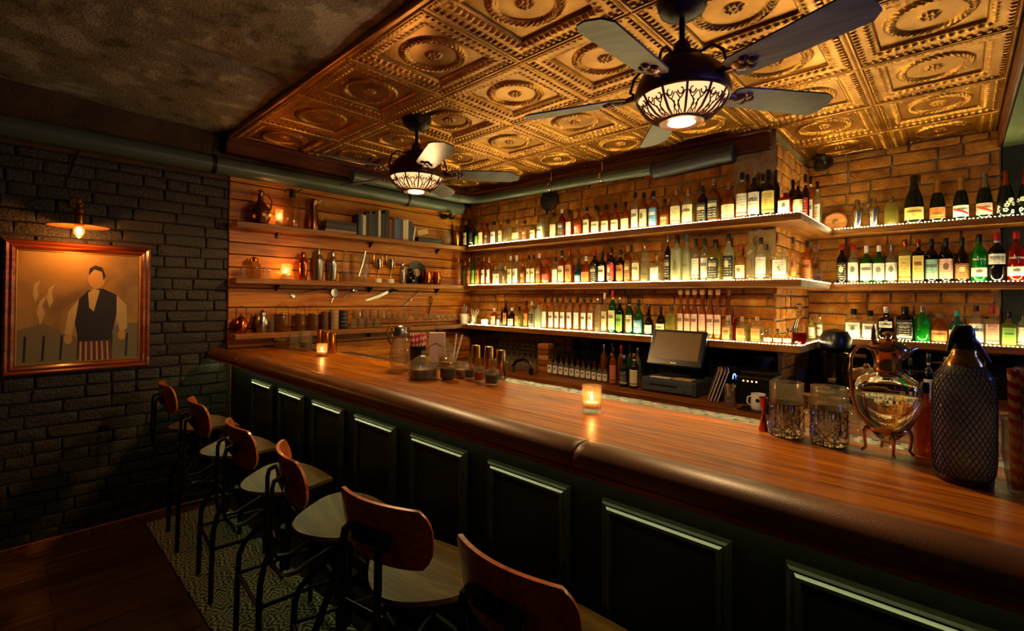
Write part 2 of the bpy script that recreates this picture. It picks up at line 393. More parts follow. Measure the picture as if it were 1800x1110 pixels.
# -------- floor: boards in front, patterned tiles along the bar
floor = struct('floor', MB().box((-1.5, 1.2, -.06), (5.5, 7.2, .1)), 'mortar_dark')
fb = [MB().box((0, 0, 0), (.176, L, .02), ch=.003).mesh('floor_board', 'floor_wood') for L in (1.1, 1.5)]
for i in range(23):
    x = -3.945+i*.18; y = .685-(.5 if i % 2 else 0)
    if i % 2: obj('floor_board', MB().box((0, 0, 0), (.176, .5, .02), ch=.003).mesh('floor_board', 'floor_wood'), floor, (x, .685-.25, -.0)) 
    for k in range(2):
        L = (1.1, 1.5)[(i+k) % 2]; y -= L+.002 if k else L; obj('floor_board', fb[(i+k) % 2], floor, (x, y+L/2-.001, 0))
tm = MB().box((0, 0, 0), (.198, .198, .02), ch=.0015).mesh('floor_tile', 'cement_tile')
for i in range(23):
    for j in range(3): obj('floor_tile', tm, floor, (-3.95+i*.2, .69+.1+j*.2, 0), rz=(PI/2)*((i+j) % 4))
# -------- left wall: dark painted brick, then pine planks behind the bar
wl = struct('wall_left', MB().box((XL-.11, 1.1, 1.42), (.2, 5.4, 2.86)), 'mortar_dark')
cells = courses(-1.5, 1.183, .06, 2.46, .078, (.25, .25, .13), 3)
cells.sort(key=lambda c: c[0] < -.35)
lay(wl, DB, cells, lambda u, z, du, dz, rr: ((XL-.012+rr.uniform(-.004, .005), u, z), (.03, du, dz)), .009, 5, 300)
MB().box((XL-.006, 1.0, 2.65), (.012, 5.2, .37)).build('plaster_band', 'upper_wall', wl)
pj = [.0, .2, .4, .6, .8, .98, 1.17, 1.32, 1.487, 1.64, 1.80, 1.90, 1.994, 2.16, 2.326, 2.46, 2.62]
for a, b_ in zip(pj, pj[1:]):
    if a > .35: MB().box((XL, ((1.215 if b_ < 1.2 else 1.185)+3.7)/2, (a+b_)/2), (.03, 3.7-(1.215 if b_ < 1.2 else 1.185), b_-a-.007), ch=.004).build('plank', 'pine_plank', wl)
bbs = struct('baseboard_left', MB().box((XL+.012, -.15, .04), (.022, 2.7, .07), ch=.004), 'edge_oak')
# -------- back wall: chimney breast and alcove
wb = struct('wall_back', MB().box((-2.5, YB+.11, 1.42), (3.15, .2, 2.86)), 'mortar')
ws = struct('wall_side', MB().box((XB-.11, (YB+YR)/2+.16, 1.42), (.2, YR-YB-.1, 2.86)), 'mortar')
wa = struct('wall_alcove', MB().box((-.36, YR+.11, 1.42), (1.15, .2, 2.86)), 'mortar')
lay(wb, RB, courses(XL+.03, XB+.004, 1.27, 2.7, .088, (.27, .27, .14), 11), lambda u, z, du, dz, rr: ((u, YB+.006+rr.uniform(-.006, .004), z), (du, .03, dz)), .014, 6, 290)
lay(ws, RB, courses(YB+.002, YR, 1.0, 2.7, .088, (.27, .14), 12), lambda u, z, du, dz, rr: ((XB-.006+rr.uniform(-.004, .006), u, z), (.03, du, dz)), .014, 7, 200)
lay(wa, RB, courses(XB, .212, .95, 2.77, .088, (.27, .27, .14), 13), lambda u, z, du, dz, rr: ((u, YR+.006+rr.uniform(-.006, .004), z), (du, .03, dz)), .014, 8, 200)
wd = struct('wall_painted', MB().box((1.08, YR+.09, 1.42), (1.72, .2, 2.86)), 'dark_green_wall')
# old render left on the corner of the breast
def crust(u0, u1, z0, z1, seed):
    rr = random.Random(seed); mb = MB(); nu, nz = 9, 12; v = []
    for j in range(nz+1):
        for i in range(nu+1):
            e = .012+rr.uniform(-.007, .007); k = 1 if i == nu else 0
            x = u0+(u1-u0)*i/nu+(rr.uniform(-.05, .05) if i == 0 else 0)
            if j in (0, nz) or i == 0: e = -.012
            v.append((x, YB-.006-e, z0+(z1-z0)*j/nz+rr.uniform(-.01, .01)))
    mb.add(v, [(j*(nu+1)+i, j*(nu+1)+i+1, (j+1)*(nu+1)+i+1, (j+1)*(nu+1)+i) for j in range(nz) for i in range(nu)]); return mb
crust(-1.22, XB+.01, 2.3, 2.77, 4).build('old_render', 'plaster_old', wb)
crust(-1.1, XB+.01, 1.86, 2.1, 5).build('old_render', 'plaster_old', wb)
# black glazed tiles under the lower shelf
mb = MB().box((0, 0, 0), (.146, .012, .146), ch=.002).mesh('wall_tile', 'black_tile')
for i in range(21):
    for j in range(3): obj('wall_tile', mb, wb, (-3.97+i*.15, YB-.008, .84+j*.15))
for i in range(8):
    for j in range(2): obj('wall_tile', mb, wa, (-.84+i*.15, YR-.008, .99+j*.15))
# -------- ceilings
conc = MB(); nx, ny = 200, 110; rr = random.Random(2); v = []
ga, gb = at(322, 80, z=2.83), at(495, 138, z=2.815)
pits = [(rr.uniform(-4, .5), rr.uniform(-1.2, 1.05), rr.uniform(.02, .07)) for _ in range(70)]
for j in range(ny+1):
    for i in range(nx+1):
        x = XL+5.2*i/nx; y = -1.6+2.746*j/ny
        z = 2.796+.052*max(0, (1.1-y))/1.1+rr.uniform(-.0015, .0015)+.006*sin(x*5+y*3)+.004*sin(x*13-y*9)
        d = gb-ga; u = max(0, min(1, ((x-ga.x)*d.x+(y-ga.y)*d.y)/(d.x**2+d.y**2))); q = math.hypot(x-ga.x-u*d.x, y-ga.y-u*d.y)
        if q < .05: z += .045*(1-q/.05)
        for (a_, b_, c_) in pits:
            if abs(x-a_) < c_ and abs(y-b_) < c_:
                q = math.hypot(x-a_, (y-b_)*1.6)/c_
                if q < 1: z += .02*(1-q)
        v.append((x, y, z))
conc.add(v, [(j*(nx+1)+i, j*(nx+1)+i+1, (j+1)*(nx+1)+i+1, (j+1)*(nx+1)+i) for j in range(ny) for i in range(nx)])
cc = struct('ceiling_concrete', conc, 'concrete', smooth=60)
tin = struct('ceiling', MB().box((-1.93, 2.93, ZC+.065), (4.24, 3.56, .06)), 'dark_cornice')
def tin_mesh(n=124):
    g = np.linspace(-.5, .5, n+1); U, V = np.meshgrid(g, g); d = np.maximum(abs(U), abs(V))
    along = np.where(abs(U) > abs(V), V, U); R = np.hypot(U, V); A = np.arctan2(V, U)
    h = np.zeros_like(U)
    st = lambda a, b_, x: np.clip((x-a)/(b_-a), 0, 1)
    h += -.012*(1-st(.315, .325, d))                                    # sunk field
    h += .003*np.cos(along*2*PI*40)*np.exp(-((d-.327)/.006)**2)+.003*np.exp(-((d-.327)/.008)**2)
    h += .010*st(.335, .385, d)                                         # ogee up to the frame
    h += (.0045+.0045*np.cos(along*2*PI*18))*np.exp(-((d-.36)/.016)**2) # egg and dart
    den = (np.cos(along*2*PI*18) > 0)*1.
    h += .008*den*st(.425, .43, d)*(1-st(.462, .466, d))                # dentils
    h += .010*st(.468, .474, d)-.008*np.exp(-((d-.5)/.005)**2)          # outer bead, seam
    leaf = .5+.5*np.cos(A*34+np.sign(R-.235)*(R-.235)*210)
    ring = np.clip(1-((R-.235)/.036)**2, 0, 1)
    h += np.sqrt(ring)*(.010+.007*leaf)                                 # wreath
    h += .011*np.exp(-((R-.043)/.015)**2)*(.55+.45*np.cos(A*8))+.012*np.exp(-(R/.015)**2)+.003*(R < .066)
    v = np.stack([U*TS, V*TS, -h], -1).reshape(-1, 3)
    idx = np.arange((n+1)*(n+1)).reshape(n+1, n+1)
    f = np.stack([idx[:-1, :-1], idx[1:, :-1], idx[1:, 1:], idx[:-1, 1:]], -1).reshape(-1, 4)
    me = bpy.data.meshes.new('tin_panel'); me.from_pydata(v.tolist(), [], f.tolist()); me.materials.append(M['tin']); me.shade_smooth()
    me.set_sharp_from_angle(angle=math.radians(50)); return me
tmsh = tin_mesh()
for i in range(-1, 6):
    for j in range(6):
        if j >= 4 and i < 4: continue
        if i == 5: obj('tin_panel', tmsh, tin, (TX0+5*TS+.28, TY0+(j+.5)*TS, ZC), scale=(.56/TS, 1, 1))
        else: obj('tin_panel', tmsh, tin, (TX0+(i+.5)*TS, TY0+(j+.5)*TS, ZC))
def trim(n, c, d, mat='dark_cornice', ch=.008): return struct('trim_%d' % n, MB().box(c, d, ch=ch), mat)
trim(1, (XL+.05, (1.13+3.7)/2, 2.715), (.10, 2.57, .12)); trim(2, (XL+.10, (1.13+3.7)/2, 2.755), (.10, 2.57, .035))
trim(3, (-2.44, YB-.045, 2.70), (3.02, .08, .14)); trim(4, (-2.44, YB-.10, 2.753), (3.02, .06, .035))
trim(5, (-1.92, TY0-.012, 2.775), (4.24, .024, .03), 'tin', .004); trim(6, (.207, 2.93, 2.715), (.024, 3.52, .15))
soff = struct('ceiling_soffit', MB().box((1.03, 2.92, 2.76), (1.62, 3.54, .24)), 'green_plaster')

# ================================================================== PIPES
def pipe(name, label, pts, r, mat='pipe_paint', clamps=(), mats='iron'):
    t = thing(name, label, 'pipe', pts[0]); o = Vector(pts[0])
    MB().tube([Vector(p)-o for p in pts], r, 20).build('pipe_run', mat, t)
    for c, ax in clamps:
        c = Vector(c)-o; a = Vector(ax)
        MB().tube([c-a*.012, c+a*.012], r*1.10, 20).build('clamp', mats, t)
        MB().tube([c+Vector((0, 0, r)), c+Vector((0, 0, r+.11))], .006, 6).build('hanger', mats, t)
    return t
zp = 2.545
pipe('heating_pipe', 'fat grey-green pipe running high along the dark brick and plank wall', [(XL+.085, -1.55, zp), (XL+.085, 1.2, zp), (XL+.085, 2.6, zp+.01), (XL+.085, 3.47, zp+.015)], .064,
     clamps=[((XL+.085, 1.05, zp), (0, 1, 0)), ((XL+.085, 2.75, zp+.012), (0, 1, 0))])
a = [(XL+.20, 2.1, 2.64), (XL+.20, 3.30, 2.64)]+[(XL+.20+.22*(1-cos(q)), 3.30+.22*sin(q)+0, 2.64) for q in (.4, .8, 1.2, PI/2)]+[(-2.4, 3.52, 2.625), (-1.75, 3.52, 2.61)]
pipe('vent_pipe', 'pale green pipe bending around the corner below the tin ceiling', a, .045, clamps=[((-2.75, 3.52, 2.628), (1, 0, 0)), ((-2.2, 3.52, 2.622), (1, 0, 0))], mats='steel')
pipe('lagged_pipe', 'dark blue-grey lagged pipe end above the whisky bottles', [(-1.74, 3.56, 2.60), (-1.5, 3.56, 2.615), (-1.17, 3.56, 2.63), (-1.15, 3.56, 2.63)], .066, mat='pipe_dark')

# ================================================================== SHELVES
SL = (1.187, 3.46)
for k, z in enumerate(SH):
    nm = ('upper', 'middle', 'lower')[k]
    t = thing('wall_shelf', '%s long wooden shelf fixed to the pine plank wall' % nm, 'shelf', (XL+.016, 1.187, z-.042))
    MB().box((.078, 1.137, .021), (.156, 2.27, .042), ch=.003).build('shelf_board', 'shelf_wood', t)
    for y in (.35, 1.2, 2.0): MB().prism([(.0, -.05), (.0, .0), (.06, .0)], y-.008, y+.008, 'y').build('bracket', 'iron', t)
    t = thing('lit_shelf', '%s back-bar shelf crowded with bottles above glowing light tape' % nm, 'shelf', (-3.89, 3.46, z-.046))
    MB().box(((-.715+3.89)/2-.075, .119, .023), (3.325, .238, .046), ch=.003).build('shelf_board', 'shelf_wood_x', t)
    y1 = 4.47
    MB().box((-.8175+3.89, (3.70+y1)/2-3.46, .023), (.205, y1-3.70, .046), ch=.003).build('shelf_board', 'shelf_wood', t)
    MB().box(((-.92+1.0)/2+3.89, (y1+YR)/2-3.46-.002, .023), (1.92, YR-y1-.006, .046), ch=.003).build('shelf_board', 'shelf_wood_x', t)
    # light tape: a white strip carrying rows of diodes
    runs = [((0.06, .008), (3.89-.715-.008, .008)), ((3.89-.723, .012), (3.89-.723, y1-3.46)), ((3.89-.70, y1-3.452), (4.80, y1-3.452))]
    for (xa, ya), (xb, yb) in runs:
        L = math.hypot(xb-xa, yb-ya); ang = math.atan2(yb-ya, xb-xa)
        T = Matrix.Translation((xa, ya, .046)) @ Matrix.Rotation(ang, 4, 'Z')
        st_ = MB().box((L/2, 0, .0015), (L, .010, .003), T).build('light_tape', 'led_pcb', t)
        dm = MB(); n = int(L/.02)
        for q in range(n): dm.box(((q+.5)*L/n, 0, .0045), (.006, .005, .002), T)
        o = dm.build('diodes', 'led_white', st_, smooth=0); o['kind'] = 'stuff'

# ================================================================== BAR
t = thing('bar_worktop', 'long polished oak bar top with padded brown leather edge', 'bar top', (XL+.02, 1.03, 1.10))
O = Vector((XL+.02, 1.03, 1.10)); XE = 1.0; LB = XE-O.x
for k, (a, b_) in enumerate(((1.15, 1.29), (1.29, 1.44), (1.44, 1.58), (1.58, 1.70))):
    MB().box((LB/2, (a+b_)/2-O.y, .049), (LB, b_-a-.0006, .042), ch=.0012).build('plank', 'bar_oak', t)
MB().box((LB/2, .345, .018), (LB, .63, .02)).build('underboard', 'edge_oak', t)
MB().box((LB/2, .036, .0155), (LB, .018, .017), ch=.003).build('edge_trim', 'edge_oak', t)
prof = [(.125, .073), (.105, .083), (.080, .087), (.050, .083), (.024, .069), (.012, .050), (.016, .032), (.034, .024), (.125, .024)]
sg = [(-4.03, -3.40), (-3.40, -.745), (-.745, XE)]
for a, b_ in sg:
    mb = MB(); n = len(prof); xs = [a+.002, a+.006, a+.03]+list(np.linspace(a+.1, b_-.1, 9))+[b_-.03, b_-.006, b_-.002]; v = []
    for i, x in enumerate(xs):
        k = .93 if i in (0, len(xs)-1) else .975 if i in (1, len(xs)-2) else 1.
        for (py, pz) in prof: v.append((x-O.x, .125-(.125-py)*k, .045+(pz-.045)*k))
    f = [(i*n+j, i*n+(j+1) % n, (i+1)*n+(j+1) % n, (i+1)*n+j) for i in range(len(xs)-1) for j in range(n)]
    f += [tuple(range(n)), tuple(range((len(xs)-1)*n, len(xs)*n))]
    mb.add(v, f).build('leather_pad', 'leather', t, smooth=60)
tr = thing('drip_rail', 'perforated steel drip rail along the inner bar edge', 'drip tray', (-3.3, 1.705, 1.10))
mb = MB().box((2.1, .05, .035), (4.2, .085, .066), ch=.002).build('tray', 'steel', tr)
mb = MB()
for i in range(84):
    for j in (0, 1): mb.lathe([(.009, .0682), (.0085, .0684)], 8, c=(.05+i*.05+(.025 if j else 0), .03+j*.045, 0))
o = mb.build('holes', 'ink_black', tr, smooth=0); o['kind'] = 'stuff'
t = thing('bar_counter', 'black painted bar front with raised panel mouldings under the leather edge', 'bar', (XL+.02, 1.20, 0))
MB().box((LB/2, .25, .555), (LB, .48, 1.09)).build('carcass', 'black_paint', t)
MB().box((LB/2, -.015, .07), (LB, .03, .14), ch=.006).build('plinth', 'black_paint', t)
MB().box((LB/2, -.02, .165), (LB, .04, .05), ch=.012).build('foot_ledge', 'black_paint', t)
for k in range(8):
    x0 = -.275-.466*k-O.x+0.0; x1 = x0+.355; z0, z1 = .30, 1.006
    MB().box(((x0+x1)/2, -.003, (z0+z1)/2), (x1-x0-.07, .006, z1-z0-.07), ch=.002).build('panel', 'black_paint', t)
    mb = MB(); pr = [(0, 0), (.006, .012), (.012, .016), (.018, .012), (.024, .018), (.032, .018), (.036, .0)]   # inset, proud
    v = []
    for (q, p) in pr:
        for (x, z) in ((x0+q, z0+q), (x1-q, z0+q), (x1-q, z1-q), (x0+q, z1-q)): v.append((x, -p, z))
    f = [(i*4+j, i*4+(j+1) % 4, (i+1)*4+(j+1) % 4, (i+1)*4+j) for i in range(len(pr)-1) for j in range(4)]
    mb.add(v, f).build('moulding', 'moulding_highlight_paint', t, smooth=20)
x0 = -.275+.466-O.x
MB().box((x0+.18, -.008, .65), (.36, .014, .70), ch=.004).build('panel', 'black_paint', t)
l = thing('bar_light_tape', 'yellow-green light tape hidden below the bar overhang', 'light strip', (XL+.03, 1.125, 1.096))
MB().box(((LB-.4)/2, 0, .003), (LB-.4, .014, .003)).build('tape', 'led_pcb', l)
MB().box(((LB-.4)/2, 0, .0), (LB-.4, .008, .003)).build('diodes', 'bar_led', l)
# back counter under the shelves
t = thing('back_counter', 'wooden counter below the bottle shelves carrying the till', 'counter', (-4.0, 3.05, 0))
MB().box((2.55, .31, .90), (5.06, .62, .04), ch=.004).build('counter_top', 'counter_wood', t)
MB().box((2.55, .335, .44), (5.0, .58, .88)).build('carcass', 'black_paint', t)
for i in range(7): MB().box((.4+i*.7, .035, .46), (.66, .02, .72), ch=.004).build('door', 'black_paint', t)
t = thing('alcove_counter', 'dark counter in the alcove behind the mixing glasses', 'counter', (-.90, 3.70, 0))
MB().box((.95, .49, .90), (1.86, .98, .04), ch=.004).build('counter_top', 'counter_wood', t)
MB().box((.95, .52, .44), (1.8, .9, .88)).build('carcass', 'black_paint', t)

# ================================================================== CEILING FANS
def ceiling_fan(loc, base, label, r=.66):
    t = thing('ceiling_fan', label, 'ceiling fan', loc, 0, 'ceiling fans')
    z = lambda q: q-ZC
    MB().lathe([(0, 0), (.098, 0), (.098, -.02), (.085, -.06), (.05, -.085), (.018, -.09), (0, -.09)][::-1], 24).build('canopy', 'fan_metal', t)
    MB().lathe([(.011, z(2.58)), (.011, -.085)], 12).build('down_rod', 'fan_metal', t)
    MB().lathe([(.02, z(2.60)), (.032, z(2.585)), (.035, z(2.55)), (.075, z(2.535)), (.085, z(2.51)), (.12, z(2.495)), (.155, z(2.46)), (.172, z(2.425)),
                (.178, z(2.405)), (.182, z(2.39)), (.178, z(2.375)), (0, z(2.375))][::-1], 32).build('motor_housing', 'fan_bronze', t)
    # lantern: glowing frosted cone behind a pierced bronze cage, open glowing foot
    cone = [(.168, z(2.374)), (.150, z(2.34)), (.118, z(2.305)), (.076, z(2.283))]
    lan = MB().lathe(cone[::-1], 32).build('lantern_glass', 'lantern_glow', t)
    def on(a, s, off=.004):
        i = min(int(s*3), 2); q = s*3-i; r_, z_ = (cone[i][k]*(1-q)+cone[i+1][k]*q for k in (0, 1)); return ((r_+off)*cos(a), (r_+off)*sin(a), z_-off*.6)
    cage = MB().tube([on(2*PI*k/48, 0) for k in range(48)], .007, 6, True).tube([on(2*PI*k/40, 1) for k in range(40)], .006, 6, True)
    for k in range(12):
        a0 = 2*PI*k/12
        cage.tube([on(a0, s) for s in (0, .35, .7, 1)], .0048, 6)
        w_ = PI/12
        for sg_ in (-1, 1):           # scrolls curling away from each rib
            pts = []
            for q in np.linspace(0, 1.6*PI, 11):
                rr_ = .28*(1-q/(2.3*PI)); pts.append(on(a0+w_+sg_*w_*(.52-rr_*cos(q)*1.1), .26+rr_*sin(q)*.55))
            cage.tube(pts, .0026, 5)
            cage.tube([on(a0+w_+sg_*w_*q, s) for q, s in ((.85, .28), (.55, .45), (.18, .55), (.32, .72), (.1, .86), (.3, .98))], .0026, 5)
            cage.tube([on(a0+w_+sg_*w_*q, s) for q, s in ((.05, .30), (.40, .48), (.10, .66), (.42, .82), (.62, .98))], .0024, 5)
    cage.build('lantern_cage', 'fan_bronze', t)
    MB().lathe([(.0, z(2.270)), (.045, z(2.273)), (.07, z(2.283)), (.0, z(2.284))], 32).build('lens', 'lens_glow', t)
    MB().lathe([(.070, z(2.276)), (.082, z(2.280)), (.082, z(2.290)), (.070, z(2.288))], 32).build('lens_ring', 'fan_bronze', t)
    for k in range(5):
        a = math.radians(base+72*k); T = Matrix.Rotation(a, 4, 'Z') @ Matrix.Translation((0, 0, z(2.40))) @ Matrix.Rotation(math.radians(-13), 4, 'X')
        out = [(.215, -.045), (.245, -.06), (.60, -.072), (.642, -.055), (r, -.012), (r-.004, .045), (.625, .072), (.245, .06), (.215, .045)]
        bl = MB().prism(out, -.0035, .0035, 'z', T).build('blade', 'fan_wood', t)
        br = MB()
        br.tube([(.16, 0, .012), (.20, 0, .0), (.235, 0, -.006)], [.016, .013, .011], 8, flat=1.4, T=T)
        for (bx, by, bw) in ((.25, 0, .030), (.278, .024, .016), (.278, -.024, .016), (.298, 0, .018)):
            br.lathe([(0, -.016), (bw*.6, -.014), (bw, -.006), (bw, -.002)], 10, c=(bx, by, 0), T=T)
        br.build('blade_bracket', 'fan_bronze', bl)
        fi = MB().tube([(.085, 0, z(2.52)-z(2.40)), (.14, 0, .125), (.185, 0, .085), (.20, 0, .03), (.17, 0, .008)], .006, 6, T=Matrix.Rotation(a, 4, 'Z') @ Matrix.Translation((0, 0, z(2.40)))).build('scroll_arm', 'fan_bronze', t)
    lamp('fan_lamp', (0, 0, z(2.262)), FANP, (1., .60, .24), .06, t, spot=math.radians(178))
    lamp('lantern_light', (0, 0, z(2.25)), FANP*.28, (1., .60, .24), .07, t)
    return t
ceiling_fan((-.79, 1.84, ZC), -18, 'near ceiling fan with blue-lit blade and glowing pierced bronze lantern')
ceiling_fan((-2.60, 1.88, ZC), 49, 'far ceiling fan in front of the plank shelves, lit bronze lantern', .69)

# ================================================================== PICTURE AND SCONCE
py0, py1, pz0, pz1 = -.017, .702, 1.083, 1.906
t = thing('framed_painting', 'ochre painting of a figure in dark waistcoat, in wide red-brown frame', 'painting', (XL+.004, (py0+py1)/2, pz0))
cy = (py0+py1)/2
MB().box((.012, 0, (pz1-pz0)/2), (.012, py1-py0-.10, pz1-pz0-.10)).build('canvas', 'canvas_ochre', t)
fr = [(0., .0, .0), (.012, .034, .0), (.022, .040, 0), (.034, .030, 0), (.046, .036, 0), (.058, .026, 0), (.066, .018, 0), (.072, .004, 0)]
W_, H_ = py1-py0, pz1-pz0
for side in range(4):
    mb = MB(); v = []
    cs = [(-W_/2, 0), (W_/2, 0), (W_/2, H_), (-W_/2, H_)]; A_, B_ = cs[side], cs[(side+1) % 4]
    for (q, p, _) in fr:
        for (y, z_) in (A_, B_): v.append((p, y+(-q if y > 0 else q), z_+(q if z_ < H_/2 else -q)))
    mb.add(v, [(i*2, i*2+1, i*2+3, i*2+2) for i in range(len(fr)-1)]).build('frame_rail', 'frame_wood', t, smooth=25)
for q, mtn in ((.066, 'gold_paint'),):
    mb = MB()
    for a_, b_ in (((-1, 0), (1, 0)), ((1, 0), (1, 1)), ((1, 1), (-1, 1)), ((-1, 1), (-1, 0))):
        P = [(.020, s[0]*(W_/2-q), q+s[1]*(H_-2*q)) for s in (a_, b_)]; mb.tube(P, .005, 6)
    mb.build('gilt_slip', mtn, t)
plain('paint_skin', '#b08a4a', .55); plain('paint_dark', '#1c150c', .5); plain('paint_cloth', '#b39c62', .55); plain('paint_grey', '#6d6244', .55); plain('paint_red', '#5e2514', .55)
def shape(nm, mt, poly, lift):      # painted shapes: y from -1..1, z 0..1 of the canvas
    pts = [(a*(W_/2-.072), .072+b_*(H_-.144)) for a, b_ in poly]
    MB().prism(pts, .018, .0182+lift, 'x').build(nm, mt, t, smooth=0)
def ell(cx_, cz_, rx, rz, n=18, a0=0): return [(cx_+rx*cos(2*PI*k/n+a0), cz_+rz*sin(2*PI*k/n+a0)) for k in range(n)]
shape('painted_cloth', 'paint_grey', [(-1, 0), (1, 0), (1, .34), (.7, .36), (.5, .28), (.1, .2), (-.3, .26), (-.6, .36), (-1, .30)], .0001)
for k in range(7): shape('painted_fold', 'paint_dark', [(-.92+k*.28, .02), (-.88+k*.28, .02), (-.86+k*.28, .24), (-.90+k*.28, .25)], .0003)
shape('painted_vest', 'paint_dark', [(-.05, .18), (.48, .18), (.55, .30), (.62, .5), (.60, .62), (.35, .68), (.10, .66), (-.05, .58), (-.12, .38)], .0004)
shape('painted_trousers', 'paint_red', [(-.06, .0), (.54, .0), (.50, .18), (-.05, .18)], .0004)
for k in range(6): shape('painted_stripe', 'paint_cloth', [(-.03+k*.095, 0), (.0+k*.095, 0), (.0+k*.09, .18), (-.025+k*.09, .18)], .0006)
shape('painted_shirt', 'paint_cloth', [(.12, .5), (.2, .46), (.3, .66), (.2, .68), (.1, .64)], .0006)
shape('painted_sleeve', 'paint_cloth', [(.60, .62), (.78, .52), (.80, .30), (.68, .24), (.60, .40)], .0005)
shape('painted_sleeve', 'paint_cloth', [(-.05, .58), (-.22, .46), (-.28, .26), (-.18, .22), (-.1, .40)], .0005)
shape('painted_head', 'paint_skin', ell(.24, .78, .15, .10), .0005)
shape('painted_hair', 'paint_dark', [(.10, .80), (.12, .87), (.22, .90), (.34, .88), (.40, .80), (.36, .76), (.33, .84), (.2, .86)], .0007)
shape('painted_hand', 'paint_skin', ell(.70, .23, .07, .05), .0006); shape('painted_hand', 'paint_skin', ell(-.22, .21, .07, .05), .0006)
for a, b_, s in ((-.66, .50, 1.), (-.52, .62, .8), (-.74, .66, .7)): shape('painted_stroke', 'paint_cloth', [(a, b_-.16*s), (a+.07*s, b_-.06), (a+.03, b_+.02), (a+.1*s, b_+.12*s), (a-.02, b_+.05), (a-.06*s, b_-.04)], .0004)

P = at(139, 398, x=-3.86)
t = thing('wall_lamp', 'bare filament bulb lamp with flat copper disc above the painting', 'lamp', (XL+.004, P.y, P.z+.16))
b0 = Vector((-3.86-XL-.004, 0, -.16))
MB().lathe([(0, 0), (.035, 0), (.035, .01), (0, .012)], 16, T=Matrix.Rotation(PI/2, 4, 'Y')).build('wall_rose', 'brass', t)
MB().tube([(.01, 0, 0), (b0.x*.6, 0, .02), (b0.x, 0, .0), (b0.x, 0, -.03)], .006, 8).build('arm', 'brass', t)
MB().lathe([(.012, -.02), (.02, -.03), (.014, -.045), (.024, -.06), (.026, -.08), (.018, -.09), (.022, -.10), (.022, -.155), (.0, -.155)][::-1], 16, c=(b0.x, 0, 0)).build('socket', 'brass', t)
MB().lathe([(.022, -.142), (.145, -.158), (.147, -.161), (.145, -.163), (.022, -.148)], 40, c=(b0.x, 0, 0)).build('reflector_disc', 'disc_paint', t)
MB().lathe([(0, -.235), (.012, -.226), (.026, -.205), (.028, -.185), (.018, -.160), (.0, -.158)], 18, c=(b0.x, 0, 0)).build('bulb_glass', 'thin_glass', t)
MB().lathe([(0, -.212), (.013, -.208), (.015, -.180), (.010, -.168), (0, -.167)], 14, c=(b0.x, 0, 0)).build('filament', 'bulb_glow', t)
lamp('sconce_light', (b0.x+.0, 0, -.25), SCONCE, (1., .36, .07), .03, t)
MB().tube([(.006, 0, .0), (.006, -.03, .05), (.006, -.05, .12), (.006, -.01, .28), (.006, .02, .36), (.006, .03, .44)], .003, 6).build('cord', 'iron', t)

